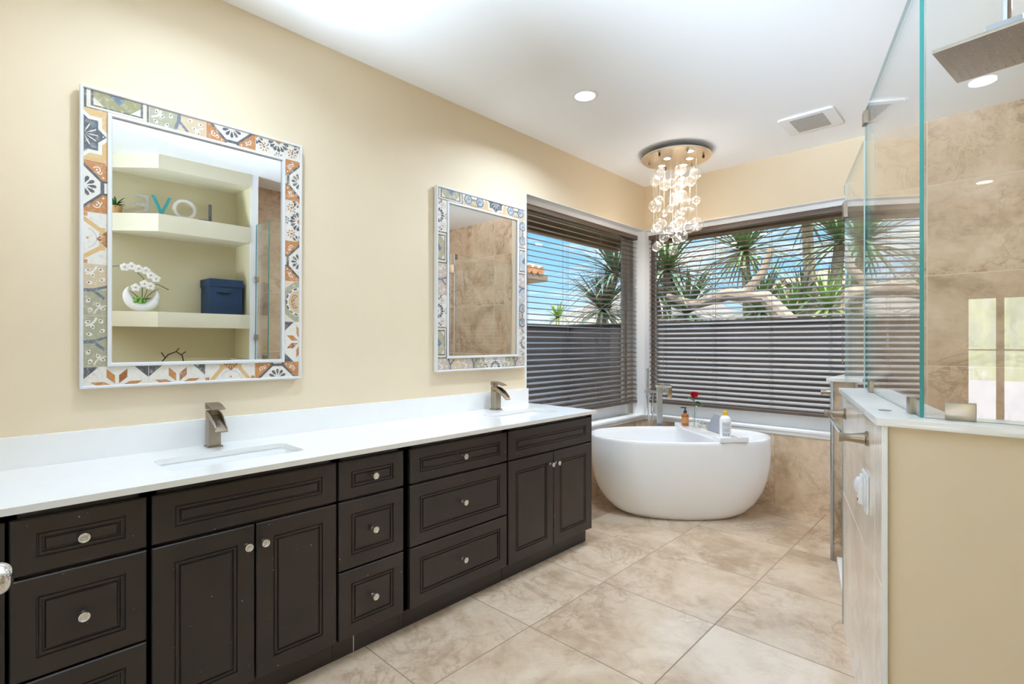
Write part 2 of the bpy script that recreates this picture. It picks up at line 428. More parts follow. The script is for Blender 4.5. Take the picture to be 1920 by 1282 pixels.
struct(mb.build('wall_shower'), 'cream shower half wall with pale tile on its slanting side', 'wall')
mb = MB()
q = Pc + e
mb.prism([(q.x - 0.002, q.y - 0.012), (q.x + 0.012, q.y - 0.012), (q.x + 0.012, q.y), (q.x - 0.002, q.y)], 0, 1.05, white_trim, bev=0.002)
q = Pf + e
mb.prism([(q.x - 0.003, q.y - 0.006), (q.x + 0.006, q.y - 0.006), (q.x + 0.006, q.y + 0.008), (q.x - 0.003, q.y + 0.008)], 0, 1.05, steel, bev=0.001)
struct(mb.build('trim_1'), 'thin white metal edge strip on the half wall corners', 'trim')
# stub half wall by the window
sx0, sx1, sy0 = 1.716, 1.87, 3.474
mb = MB(); mb.box(sx0, sx1, sy0, YB, 0, 1.05, stub_m)
struct(mb.build('wall_stub'), 'narrow travertine half wall between bathtub and shower door', 'wall')
mb = MB(); mb.box(sx0 - 0.008, sx0 + 0.006, sy0 - 0.006, sy0 + 0.008, 0, 1.05, steel, bev=0.001); mb.box(sx0 - 0.002, sx0 + 0.004, sy0, YB, 0.0, 1.05, white_trim)
struct(mb.build('trim_2'), 'white metal edge strip on the narrow half wall', 'trim')
# ledges
mb = MB(); e2 = -0.028 * nrm
Lf = Pf + e2 + Vector((-0.27, 0.963)) * 0.008; Lc = Pc + e2
Lcx = Lc.x + (1.716 - 0.022 - Lc.y) / -0.963 * 0.27
Lfi = Pfi + nrm * 0.02 + Vector((-0.27, 0.963)) * 0.008
tt = (1.876 - (Pi + nrm * 0.02).y) / 0.963; Lin = Pi + nrm * 0.02 + Vector((-0.27, 0.963)) * tt
mb.prism([tuple(Lf), (Lcx, 1.716 - 0.022), (XR, 1.716 - 0.022), (XR, 1.876), tuple(Lin), tuple(Lfi)], 1.0502, 1.071, quartz, bev=0.002)
led = tag(mb.build('stone_ledge', loc=(Pc.x, Pc.y, 1.05)), 'white quartz ledge capping the cream and tiled shower half wall', 'ledge')
mb = MB(); mb.lathe([(0, 0), (0.017, 0), (0.017, 0.001), (0.011, 0.0015), (0, 0.0015)], steel, (2.177, 1.895, 1.0712)); mb.build('metal_cap', led)
mb = MB(); mb.box(sx0 - 0.025, sx1 + 0.02, sy0 - 0.025, YB, 1.0502, 1.071, quartz, bev=0.002)
tag(mb.build('stone_ledge', loc=((sx0 + sx1) / 2, 3.9, 1.05)), 'white quartz ledge on the narrow travertine half wall by the window', 'ledge')
# curb under the door
mb = MB(); a = Vector((1.923, 2.74)); b = Vector((1.74, 3.47))
mb.prism([tuple(a), tuple(a + nrm * 0.12), tuple(b + nrm * 0.12), tuple(b)], 0, 0.03, quartz, bev=0.003)
struct(mb.build('trim_3'), 'low white curb under the shower door', 'trim')

# return wall and entrance door just outside the frame, its knob peeking in
mb = MB(); mb.box(0.0, 0.30, -0.12, -0.03, 0, CH, paint)
struct(mb.build('wall_return'), 'short return wall at the end of the vanity', 'wall')
mb = MB(); mb.box(0.31, 1.15, -0.085, -0.045, 0.01, 2.03, white_trim, bev=0.003)
mb.box(0.42, 1.04, -0.046, -0.041, 1.10, 1.90, white_trim, bev=0.002); mb.box(0.42, 1.04, -0.046, -0.041, 0.15, 0.75, white_trim, bev=0.002)
dr = struct(mb.build('door_1'), 'white entrance door standing open at the vanity end', 'door')
mb = MB(); mb.lathe([(0, 0), (0.03, 0), (0.03, 0.006), (0.012, 0.012), (0.011, 0.048), (0.018, 0.053), (0.024, 0.058), (0.0285, 0.065), (0.030, 0.073), (0.0292, 0.081), (0.026, 0.088), (0.020, 0.094), (0.011, 0.097), (0, 0.098)], chrome, (1.078, -0.045, 0.835), (0, 1, 0))
mb.build('door_handle', dr)

# ================================================================== windows
# corner post, reveals, sills
mb = MB(); mb.box(-0.125, 0.0, YB, YB + 0.125, 0.575, WZ1, white_trim); mb.box(-0.22, -0.125, YB + 0.02, YB + 0.22, 0.575, WZ1, bronze_frame); mb.box(-0.125, -0.02, YB + 0.125, YB + 0.22, 0.575, WZ1, bronze_frame)
struct(mb.build('trim_4'), 'white corner post between the two windows', 'trim')
def sill(name, axis, a0, a1, lab):
    mb = MB()
    if axis == 'y':
        mb.box(-0.22, 0.006, a0, a1, 0.575, 0.60, white_trim, bev=0.002)
        mb.box(0.0, 0.020, a0, a1, 0.588, 0.606, white_trim, bev=0.004)
        mb.box(0.0, 0.012, a0, a1, 0.560, 0.588, white_trim, bev=0.003)
    else:
        mb.box(a0, a1, YB - 0.006, YB + 0.22, 0.575, 0.60, white_trim, bev=0.002)
        mb.box(a0, a1, YB - 0.020, YB, 0.588, 0.606, white_trim, bev=0.004)
        mb.box(a0, a1, YB - 0.012, YB, 0.560, 0.588, white_trim, bev=0.003)
    return struct(mb.build(name), lab, 'sill')
sill('trim_5', 'y', 2.71, YB, 'white sill under the window beside the vanity')
sill('trim_6', 'x', 0.0, 1.70, 'white sill under the window behind the bathtub')
mb = MB()
mb.box(-0.22, 0.001, 2.70, YB + 0.22, WZ1 - 0.004, WZ1 + 0.001, white_trim); mb.box(-0.14, -0.075, 2.70, YB + 0.12, WZ1 - 0.038, WZ1 - 0.004, white_trim)
mb.box(-0.22, 0.001, 2.688, 2.70, 0.60, WZ1, white_trim)
struct(mb.build('trim_7'), 'white reveal lining the window beside the vanity', 'trim')
mb = MB(); mb.box(0.0, XW, YB - 0.001, YB + 0.22, WZ1 - 0.004, WZ1 + 0.001, white_trim); mb.box(-0.12, XW, YB + 0.075, YB + 0.14, WZ1 - 0.038, WZ1 - 0.004, white_trim); mb.box(XW, XW + 0.012, YB - 0.001, YB + 0.22, 0.60, WZ1, white_trim)
struct(mb.build('trim_8'), 'white reveal lining the window behind the bathtub', 'trim')
def window(name, axis, a0, a1, lab):
    mb = MB(); pb = MB()
    def bx(q0, q1, d0, d1, z0, z1, m, tgt):
        if axis == 'y': tgt.box(-d1, -d0, q0, q1, z0, z1, m, bev=0.002 if tgt is mb else 0)
        else: tgt.box(q0, q1, YB + d0, YB + d1, z0, z1, m, bev=0.002 if tgt is mb else 0)
    fw = 0.045
    bx(a0, a1, 0.165, 0.21, 0.60, 0.70, white_trim, mb)
    bx(a0, a1, 0.175, 0.21, WZ1 - 0.05, WZ1 - 0.004, bronze_frame, mb)
    bx(a0, a0 + fw, 0.170, 0.21, 0.60, WZ1 - 0.012, bronze_frame, mb); bx(a1 - fw, a1, 0.170, 0.21, 0.60, WZ1 - 0.012, bronze_frame, mb)
    bx(a0 + fw, a1 - fw, 0.186, 0.192, 0.70, WZ1 - 0.05, pane_m, pb)
    o = struct(mb.build(name), lab, 'window'); pb.build('pane', o)
    return o
window('window_1', 'y', 2.70, YB - 0.03, 'window beside the vanity with a view to sky and roofs')
window('window_2', 'x', -0.03, XW, 'wide window behind the bathtub with a view to spiky trees')

# blinds
def blind(axis, a0, a1, label, group, cords, tilt):
    d = 0.10        # centre of the slats behind the wall face
    loc = (-d, (a0 + a1) / 2, 2.26) if axis == 'y' else ((a0 + a1) / 2, YB + d, 2.26)
    t = thing('venetian_blind', label, 'blind', loc, group)
    def P(q, dd, z): return (-dd, q, z) if axis == 'y' else (q, YB + dd, z)
    def bx(mb, q0, q1, d0, d1, z0, z1, m, bev=0.0):
        if axis == 'y': mb.box(-d1, -d0, q0, q1, z0, z1, m, bev=bev)
        else: mb.box(q0, q1, YB + d0, YB + d1, z0, z1, m, bev=bev)
    mb = MB(); bx(mb, a0, a1, d - 0.028, d + 0.028, 2.258, 2.297, slat_m, 0.003); mb.build('headrail', t)
    mb = MB(); z = 2.228; pitch = 0.0433
    zs = []
    while z > 0.735:
        zs.append(z); z -= pitch
    for z in zs:
        # gently crowned slat with thickness
        top = []; bot = []
        for j in range(5):
            f = j / 4 - 0.5; h = 0.0022 * (1 - (2 * f) ** 2) + f * 2 * tilt
            top.append((f * 0.05, h + 0.0016)); bot.append((f * 0.05, h - 0.0016))
        ring = top + bot[::-1]
        rows = [[P(q, d + rr[0], z + rr[1]) for rr in ring] for q in (a0 + 0.006, a1 - 0.006)]
        vr = mb.strip(rows, slat_m, close=True)
        i = mb.mi(slat_m)
        for r_ in vr: mb.bm.faces.new(r_).material_index = i
    mb.build('slats', t, recalc=True)
    mb = MB(); zb = zs[-1] - 0.035
    bx(mb, a0 + 0.006, a1 - 0.006, d - 0.026, d + 0.026, zb - 0.011, zb + 0.011, slat_m, 0.003); mb.build('bottom_rail', t)
    for cq in cords:
        mb = MB()
        for dd in (d - 0.026, d + 0.026): mb.tube([P(cq, dd, 2.26), P(cq, dd, zb)], 0.0011, cord_m, 5)
        mb.tube([P(cq + 0.012, d, 2.26), P(cq + 0.012, d, zb)], 0.0008, cord_m, 5)
        mb.build('ladder_cord', t)
    return t, P, d
tA, PA, dA = blind('y', 2.712, YB - 0.003, 'dark wood venetian blind in the window beside the vanity', 'venetian blinds', (2.80, 3.28, 3.75, 4.15), 0.0052)
mb = MB(); mb.tube([PA(2.775, 0.065, 2.25), PA(2.772, 0.063, 1.35)], 0.004, slat_m, 8); mb.build('tilt_wand', tA)
mb = MB()
for qq in (2.735, 2.745): mb.tube([PA(qq, 0.063, 2.25), PA(qq, 0.062, 1.2)], 0.0011, cord_m, 5)
mb.lathe([(0, 0), (0.006, 0.004), (0.004, 0.03), (0, 0.034)], slat_m, PA(2.74, 0.0625, 1.172)); mb.build('pull_cord', tA)
tB, PB, dB = blind('x', 0.003, XW - 0.005, 'dark wood venetian blind in the wide window behind the bathtub', 'venetian blinds', (0.15, 0.62, 1.08, 1.50), 0.0086)
mb = MB()
for qq in (1.585, 1.592): mb.tube([PB(qq, 0.063, 2.25), PB(qq, 0.062, 1.16)], 0.0011, cord_m, 5)
mb.lathe([(0, 0), (0.006, 0.004), (0.004, 0.04), (0, 0.044)], bronze_gold, PB(1.588, 0.0625, 1.12)); mb.build('pull_cord', tB)

# ================================================================== vanity
XF = 0.54
def panel(mb, y0, y1, z0, z1, mx, mz, m=cab_m, xb=0.52):
    prof = [(0.0, -0.02), (0.0, -0.003), (0.003, 0.0)]
    loops = []
    for i_, dx in prof: loops.append((i_, i_, dx))
    for a, dx in ((0.0, 0.0), (0.0015, -0.005), (0.005, -0.005), (0.0065, -0.001), (0.0115, -0.001), (0.0135, -0.007), (0.0175, -0.007), (0.021, -0.001)):
        loops.append((mx + a, mz + a, dx))
    rows = []
    for ix, iz, dx in loops:
        x = XF + dx if dx > -0.02 else xb
        rows.append([(x, y0 + ix, z0 + iz), (x, y1 - ix, z0 + iz), (x, y1 - ix, z1 - iz), (x, y0 + ix, z1 - iz)])
    vr = mb.strip(rows, m, close=True); i = mb.mi(m)
    mb.bm.faces.new(vr[-1]).material_index = i; mb.bm.faces.new(vr[0][::-1]).material_index = i
knob_me = None
def knob(y, z, parent):
    global knob_me
    if knob_me is None:
        mb = MB(); mb.lathe([(0, 0), (0.0095, 0), (0.008, 0.004), (0.006, 0.010), (0.0065, 0.015), (0.0125, 0.019), (0.0142, 0.0225), (0.0135, 0.026), (0.0105, 0.0275), (0.0095, 0.0265), (0.004, 0.026), (0, 0.0275)], chrome, (0, 0, 0), (1, 0, 0), 24)
        o = mb.build('knob'); knob_me = o.data
        bpy.data.objects.remove(o)
    o = bpy.data.objects.new('knob', knob_me); COL.objects.link(o); o.parent = parent
    top = parent; org = Vector((0, 0, 0))
    while top is not None: org += Vector(top.location); top = top.parent
    o.location = Vector((XF, y, z)) - org
    return o
def cabinet(y0, y1, label, name='vanity_cabinet'):
    t = thing(name, label, 'cabinet', ((0.27), (y0 + y1) / 2, 0.0), 'vanity base cabinets')
    mb = MB()
    a, b = y0 + 0.0005, y1 - 0.0005
    mb.box(0.02, 0.52, a, a + 0.016, 0.09, 0.826, cab_in); mb.box(0.02, 0.52, b - 0.016, b, 0.09, 0.826, cab_in)
    mb.box(0.02, 0.518, a, b, 0.09, 0.105, cab_in); mb.box(0.02, 0.03, a, b, 0.09, 0.826, cab_in)
    # face frame
    mb.box(0.50, 0.52, a, a + 0.02, 0.09, 0.826, cab_m); mb.box(0.50, 0.52, b - 0.02, b, 0.09, 0.826, cab_m)
    mb.box(0.50, 0.52, a, b, 0.795, 0.826, cab_m); mb.box(0.50, 0.52, a, b, 0.63, 0.66, cab_m); mb.box(0.50, 0.52, a, b, 0.09, 0.11, cab_m)
    mb.build('carcass', t)
    mb = MB(); mb.box(0.44, 0.494, a, b, 0.0, 0.09, cab_m); mb.build('toe_kick', t)
    return t
def front(t, kind, y0, y1, z0, z1, kn=None, mx=0.052, mz=None):
    mz = mz if mz is not None else (0.042 if z1 - z0 < 0.2 else 0.052)
    mb = MB(); panel(mb, y0, y1, z0, z1, mx, mz)
    o = mb.build(kind, t, recalc=True)
    if kn: knob(kn[0], kn[1], o)
    return o
Z = [(0.651, 0.803), (0.369, 0.641), (0.094, 0.362)]
def drawers(y0, y1, label):
    t = cabinet(y0 - 0.0045, y1 + 0.0045, label)
    for (a, b) in Z: front(t, 'drawer', y0, y1, a, b, ((y0 + y1) / 2, (a + b) / 2))
    return t
def sinkbase(y0, y1, label):
    t = cabinet(y0 - 0.0045, y1 + 0.0045, label)
    front(t, 'false_front', y0, y1, *Z[0], mx=0.058)
    ym = (y0 + y1) / 2
    front(t, 'door', y0, ym - 0.003, 0.094, 0.641, (ym - 0.029, 0.573), mx=0.056, mz=0.056)
    front(t, 'door', ym + 0.003, y1, 0.094, 0.641, (ym + 0.026, 0.573), mx=0.056, mz=0.056)
    return t
c = cabinet(-0.022, 0.057, 'dark slim filler cabinet at the open end of the vanity', 'vanity_filler')
mb = MB(); mb.box(0.52, XF, -0.02, 0.056, 0.094, 0.803, cab_m, bev=0.002); mb.build('filler_panel', c)
drawers(0.064, 0.3645, 'espresso three drawer cabinet at the near end of the vanity')
sinkbase(0.378, 0.983, 'espresso two door sink cabinet under the near faucet')
cm = drawers(0.993, 1.296, 'narrow espresso three drawer cabinet in the middle of the vanity')
mb = MB(); mb.box(0.4935, 0.4945, 1.0795, 1.0825, 0.001, 0.088, white_trim); sm_ = mb.build('caulk_seam', cm); sm_['label'] = 'thin white seam in the dark toe kick'
tfil = cabinet(1.3012, 1.3250, 'thin recessed dark gap filler between narrow and wide drawer cabinets', 'gap_filler')
drawers(1.330, 1.945, 'wide espresso three drawer cabinet with chrome knobs along its middle')
c = sinkbase(1.958, 2.715, 'espresso two door sink cabinet closest to the bathtub')
mb = MB(); mb.box(0.02, 0.535, 2.7212, 2.729, 0.09, 0.826, cab_m, bev=0.001); mb.build('side_panel', c)

def rrect(x0, x1, y0, y1, r, n=6):
    pts = []
    for cx, cy_, a0 in ((x1 - r, y1 - r, 0), (x0 + r, y1 - r, 90), (x0 + r, y0 + r, 180), (x1 - r, y0 + r, 270)):
        for i in range(n + 1):
            a = math.radians(a0 + 90 * i / n); pts.append((cx + r * math.cos(a), cy_ + r * math.sin(a)))
    return pts
SINKS = [(0.200, 0.428, 0.445, 0.915), (0.200, 0.428, 2.075, 2.545)]
# counter slab with two rounded cut-outs
bm = bmesh.new()
yc0, yc1, xc1 = -0.02, 2.735, 0.574
zt, zb_ = 0.848, 0.8285
def ring(pts, z): return [bm.verts.new((x, y, z)) for x, y in pts]
outer = [(0.0, yc0), (xc1, yc0), (xc1, yc1), (0.0, yc1)]
holes = [rrect(*s_, 0.035) for s_ in SINKS]
for z in (zt, zb_):
    es = []
    for L in [outer] + holes:
        r_ = ring(L, z)
        for i in range(len(r_)): es.append(bm.edges.new((r_[i], r_[(i + 1) % len(r_)])))
    bmesh.ops.triangle_fill(bm, edges=es, use_beauty=True)
for L in [outer] + holes:
    a = ring(L, zt); b = ring(L, zb_); n = len(L)
    for i in range(n): bm.faces.new((a[i], a[(i + 1) % n], b[(i + 1) % n], b[i]))
bmesh.ops.remove_doubles(bm, verts=bm.verts[:], dist=1e-5)
bmesh.ops.recalc_face_normals(bm, faces=bm.faces[:])
mb = MB(); mb.bm.free(); mb.bm = bm; mb.mi(quartz)
cnt = mb.build('countertop', loc=(0.287, 1.36, 0.8285), smooth=20)
tag(cnt, 'long white quartz countertop with two sink cut-outs over the dark cabinets', 'countertop')
mb = MB(); mb.box(0.0, 0.02, yc0, 2.70, 0.848, 0.957, quartz, bev=0.0015)
tag(mb.build('backsplash', loc=(0.01, 1.34, 0.848)), 'low white quartz backsplash strip along the vanity wall', 'backsplash')

def sink(s_, label):
    x0, x1, y0, y1 = s_
    t = thing('sink', label, 'sink', ((x0 + x1) / 2, (y0 + y1) / 2, 0.70), 'undermount sinks')
    mb = MB(); rows = []
    for ins, z in ((-0.012, 0.814), (-0.012, 0.828), (-0.004, 0.828), (0.0, 0.820), (0.006, 0.78), (0.012, 0.735), (0.022, 0.715), (0.045, 0.706), (0.09, 0.703)):
        rows.append([(x, y, z) for x, y in rrect(x0 + ins, x1 - ins, y0 + ins, y1 - ins, max(0.04 - ins * 0.2, 0.015))])
    vr = mb.strip(rows, porcelain, close=True); mb.bm.faces.new(vr[-1])
    mb.build('basin', t, recalc=False)
    mb = MB(); mb.lathe([(0, 0.002), (0.012, 0.002), (0.022, 0.003), (0.022, 0)], nickel, ((x0 + x1) / 2, (y0 + y1) / 2, 0.7035)); mb.build('drain', t)
    return t
sink(SINKS[0], 'white rectangular undermount sink in front of the near faucet')
sink(SINKS[1], 'white rectangular undermount sink by the faucet closest to the window')

def faucet(x, y, label):
    t = thing('faucet', label, 'faucet', (x, y, 0.848), 'vanity faucets')
    w = 0.0225
    MB().box(x - 0.030, x + 0.030, y - 0.028, y + 0.028, 0.8485, 0.8535, nickel, bev=0.001).build('base_plate', t)
    # column with curved open spout, profile in x-z extruded over y
    mb = MB()
    mb.box(x - 0.025, x + 0.022, y - w, y + w, 0.8535, 0.972, nickel, bev=0.0015)
    mb.build('body', t)
    mb = MB(); N = 10
    for yy0, yy1 in ((y - w, y - w + 0.004), (y + w - 0.004, y + w)):   # side cheeks
        top = []; bot = []
        for i in range(N + 1):
            a = i / N
            xx = x - 0.005 + 0.105 * a
            zz = 0.995 - 0.056 * a ** 2.0
            top.append((xx, zz)); bot.append((xx, zz - 0.026 + 0.012 * a))
        poly = top + bot[::-1]
        rows = [[(px, yy, pz) for px, pz in poly] for yy in (yy0, yy1)]
        vr = mb.strip(rows, nickel, close=True)
        for r_ in vr: mb.bm.faces.new(r_)
    rows = []
    for i in range(N + 1):                                              # trough floor
        a = i / N; xx = x - 0.005 + 0.112 * a; zz = 0.973 - 0.050 * a ** 1.9
        rows.append([(xx, y - w, zz), (xx, y + w, zz), (xx, y + w, zz - 0.005), (xx, y - w, zz - 0.005)])
    vr = mb.strip(rows, nickel, close=True); mb.bm.faces.new(vr[0]); mb.bm.faces.new(vr[-1])
    mb.box(x - 0.025, x - 0.004, y - w, y + w, 0.970, 0.998, nickel, bev=0.001)
    mb.build('spout', t, recalc=True)
    mb = MB()
    mb.cyl((x - 0.003, y, 0.99), (x - 0.003, y, 1.010), 0.012, nickel)
    mb.box(x - 0.026, x - 0.005, y - 0.024, y + 0.024, 1.002, 1.026, nickel, bev=0.002)
    rows = []
    for i in range(8):
        a = i / 7; xx = x - 0.024 + 0.098 * a; zz = 1.028 - 0.020 * a ** 2
        rows.append([(xx, y - 0.024, zz), (xx, y + 0.024, zz), (xx, y + 0.024, zz - 0.007 + 0.004 * a), (xx, y - 0.024, zz - 0.007 + 0.004 * a)])
    vr = mb.strip(rows, nickel, close=True); mb.bm.faces.new(vr[0]); mb.bm.faces.new(vr[-1])
    mb.build('handle', t, recalc=True)
    return t
faucet(0.075, 0.682, 'brushed nickel waterfall faucet below the big mirror with shelf reflections')
faucet(0.080, 2.318, 'brushed nickel waterfall faucet beside the blind, below the bluish tiled mirror')

# ================================================================== tiled mirrors
TC = {}
for nm, cc in dict(cream=(222, 210, 192), white=(232, 226, 216), gray=(88, 90, 96), slate=(106, 116, 128), orange=(190, 128, 74), rust=(158, 96, 52), ochre=(214, 176, 118), olive=(150, 144, 100),
                   sage=(168, 164, 136), blue=(96, 118, 148), tan=(206, 184, 152), brown=(110, 78, 56), ice=(176, 184, 192), mauve=(196, 178, 166)).items():
    TC[nm] = worn('tile_' + nm, srgb(*cc))
def arc(cx, cy_, r, a0, a1, w, c, n=8):
    out = []
    for i in range(n):
        A = math.radians(a0 + (a1 - a0) * i / n); B = math.radians(a0 + (a1 - a0) * (i + 1) / n)
        out.append(([(cx + (r - w) * math.cos(A), cy_ + (r - w) * math.sin(A)), (cx + (r + w) * math.cos(A), cy_ + (r + w) * math.sin(A)),
                     (cx + (r + w) * math.cos(B), cy_ + (r + w) * math.sin(B)), (cx + (r - w) * math.cos(B), cy_ + (r - w) * math.sin(B))], c))
    return out
def disc(cx, cy_, r, c, n=10): return [([(cx + r * math.cos(2 * PI * i / n), cy_ + r * math.sin(2 * PI * i / n)) for i in range(n)], c)]
def petal(cx, cy_, a, r0, r1, w, c):
    a = math.radians(a); d = Vector((math.cos(a), math.sin(a))); nn = Vector((-d.y, d.x)); o = Vector((cx, cy_)); mid_ = (r0 + r1) * 0.55
    P = [o + d * r0, o + d * mid_ + nn * w, o + d * (r1 - w * .6) + nn * w * .9, o + d * r1, o + d * (r1 - w * .6) - nn * w * .9, o + d * mid_ - nn * w]
    return [([tuple(p_) for p_ in P], c)]
R_ = lambda a, b, c_, d, col: [([(a, c_), (b, c_), (b, d), (a, d)], col)]
def curl(cx, cy_, s_, c, flip=1):
    return arc(cx, cy_, 0.055 * s_, 0 if flip > 0 else 180, 250 if flip > 0 else -70, 0.010 * s_, c, 7) + arc(cx + 0.05 * s_ * flip, cy_ + 0.05 * s_, 0.03 * s_, -120, 120, 0.009 * s_, c, 5) + disc(cx, cy_, 0.018 * s_, c, 8)
def m_oct(pal=('orange', 'gray', 'white')):
    o, g, w = pal
    L = R_(-.5, .5, 0, .5, o)
    L += curl(-.34, .2, 1, w) + curl(.34, .2, 1, w, -1) + disc(-.2, .3, .018, w) + disc(.2, .3, .018, w)
    L += [([(-.47, -.03), (.47, -.03), (.14, .29), (-.14, .29)], g)] + R_(-.14, .14, .28, .5, g) + R_(-.10, .10, .315, .5, w)
    L += [([(-.40, -.03), (.40, -.03), (.11, .255), (-.11, .255)], w)]
    for a in (20, 55, 90, 125, 160): L += petal(0, 0, a, .05, .20, .032, g)
    return L
def m_star():
    L = R_(-.5, .5, 0, .5, 'ochre')
    L += R_(-.36, .36, -.01, .28, 'white') + [([(-.45, 0), (.45, 0), (0, .44)], 'white')]
    L += R_(-.29, .29, -.01, .22, 'gray') + [([(-.36, 0), (.36, 0), (0, .35)], 'gray')]
    for a in (25, 60, 90, 120, 155): L += petal(0, 0, a, .02, .22, .010, 'white')
    L += disc(0, .3, .014, 'white') + disc(-.2, .15, .05, 'slate') + disc(.2, .15, .05, 'slate')
    return L
def m_flow(c1='orange', c2='slate'):
    L = R_(-.5, .5, 0, .5, 'white')
    for cx, cy_, n, c, r0, r1 in ((0, 0, 14, 'gray', .10, .24), (-.32, .20, 8, c1, .04, .11), (.32, .20, 8, c1, .04, .11), (0, .34, 8, c2, .035, .10), (-.5, .02, 10, 'gray', .06, .16), (.5, .02, 10, 'gray', .06, .16)):
        for i in range(n): L += petal(cx, cy_, 360 * i / n + 11, r0, r1, r1 * .16, c)
        L += disc(cx, cy_, r0 * .6, c1 if c != c1 else c2)
    for i in range(9): L += disc(-.45 + .11 * i, .12 + .04 * (i % 2), .018, c2)
    return L
def m_scroll(a='sage', b='tan'):
    L = R_(-.5, 0, 0, .5, a) + R_(0, .5, 0, .5, b)
    L += [([(-.10, .36), (-.05, .36), (.03, .15), (-.03, .15)], 'slate'), ([(.14, .33), (.19, .31), (.04, .14), (-.02, .16)], 'slate'), ([(-.03, .17), (.04, .17), (.04, 0), (-.02, 0)], 'slate')]
    for cx, cy_, an in ((-.4, .26, 40), (-.28, .14, 200), (-.2, .28, 120), (-.38, .07, 300), (.28, .22, 30), (.4, .10, 160), (.36, .3, 250), (.2, .08, 330), (-.14, .08, 80)):
        L += petal(cx, cy_, an, -.05, .06, .034, 'white') + disc(cx, cy_, .016, 'gray')
    L += arc(-.5, .0, .2, 10, 80, .018, 'white') + arc(.5, .36, .2, 180, 260, .016, 'cream')
    return L
def m_hexf():
    L = R_(-.5, .5, 0, .5, 'white')
    L += [([(-.42, .0), (-.32, .0), (-.12, .26), (-.22, .26)], 'ochre'), ([(.42, .0), (.32, .0), (.12, .26), (.22, .26)], 'ochre'), ([(-.5, .0), (-.42, .0), (-.42, .06), (-.5, .06)], 'orange'), ([(.5, .0), (.42, .0), (.42, .06), (.5, .06)], 'orange')]
    L += R_(-.22, .22, .24, .33, 'ochre') + [([(-.17, .36), (0, .19), (.17, .36)], 'rust')]
    for a in (240, 265, 290): L += petal(0, .38, a, .03, .15, .012, 'ochre')
    L += disc(0, .06, .02, 'orange') + arc(0, 0, .2, 20, 160, .006, 'ice')
    return L
def m_arrow():
    L = R_(-.5, .5, 0, .5, 'white')
    L += [([(-.5, .36), (-.5, .12), (-.26, .36)], 'gray'), ([(.5, .36), (.5, .12), (.26, .36)], 'gray')]
    L += [([(-.16, .14), (-.03, .02), (-.03, .18), (-.16, .30)], 'orange'), ([(.16, .14), (.03, .02), (.03, .18), (.16, .30)], 'rust'),
          ([(-.40, .06), (-.2, .06), (-.10, .0), (-.32, .0)], 'orange'), ([(.40, .06), (.2, .06), (.10, .0), (.32, .0)], 'orange')]
    return L
def m_olive(c='olive', q='slate'):
    L = R_(-.5, .5, 0, .5, 'gray') + R_(-.46, .46, 0, .33, 'cream') + R_(-.40, .40, 0, .29, 'gray') + R_(-.36, .36, 0, .265, c)
    L += [([(-.15, .0), (.02, .16), (.1, .1), (.1, 0)], q), ([(-.36, .265), (-.36, .12), (-.2, .265)], 'cream'), ([(.36, .265), (.36, .12), (.2, .265)], 'cream')]
    for i in range(9): L += disc(-.42 + .105 * i, .345, .014, 'gray', 6)
    return L
def m_medal():
    L = R_(-.5, .5, 0, .5, 'sage') + [([(-.5, .36), (-.5, .1), (-.3, .36)], 'cream'), ([(.5, .36), (.5, .1), (.3, .36)], 'cream')]
    L += [([(.36 * math.cos(math.radians(a)), .31 * math.sin(math.radians(a))) for a in range(0, 181, 12)], 'white')]
    for a in range(8, 180, 24): L += arc(0, -.02, .33, a, a + 15, .02, 'gray', 2)
    L += [([(.29 * math.cos(math.radians(a)), .26 * math.sin(math.radians(a))) for a in range(0, 181, 12)], 'tan')]
    L += curl(-.1, .1, 1.1, 'rust') + curl(.1, .1, 1.1, 'rust', -1) + disc(0, .17, .03, 'orange')
    return L
def m_cs(a='tan', b='slate'):
    L = R_(-.5, .5, 0, .5, a) + R_(-.5, .5, 0, .07, 'white')
    for s_ in (-1, 1):
        cx = .26 * s_
        L += disc(cx, .13, .15, 'ice', 16) + arc(cx, .13, .15, 0, 360, .020, b, 16) + arc(cx, .20, .09, 40, 320, .012, b, 10) + arc(cx - .03 * s_, .10, .05, 0, 300, .010, b, 8)
    L += R_(-.14, .14, .10, .135, b) + disc(0, .12, .035, b)
    for i in range(4): L += petal(-.15 + .1 * i, .36, 270, .0, .10, .03, 'olive')
    return L
def clip(poly, s0, s1, t0, t1):
    def cut(P, f, inter):
        out = []
        for i in range(len(P)):
            a, b = P[i], P[(i + 1) % len(P)]; fa, fb = f(a), f(b)
            if fa >= 0: out.append(a)
            if (fa >= 0) != (fb >= 0):
                k_ = fa / (fa - fb); out.append((a[0] + (b[0] - a[0]) * k_, a[1] + (b[1] - a[1]) * k_))
        return out
    P = list(poly)
    for f in (lambda p_: p_[0] - s0, lambda p_: s1 - p_[0], lambda p_: p_[1] - t0, lambda p_: t1 - p_[1]):
        if len(P) < 3: return []
        P = cut(P, f, None)
    return P if len(P) >= 3 else []
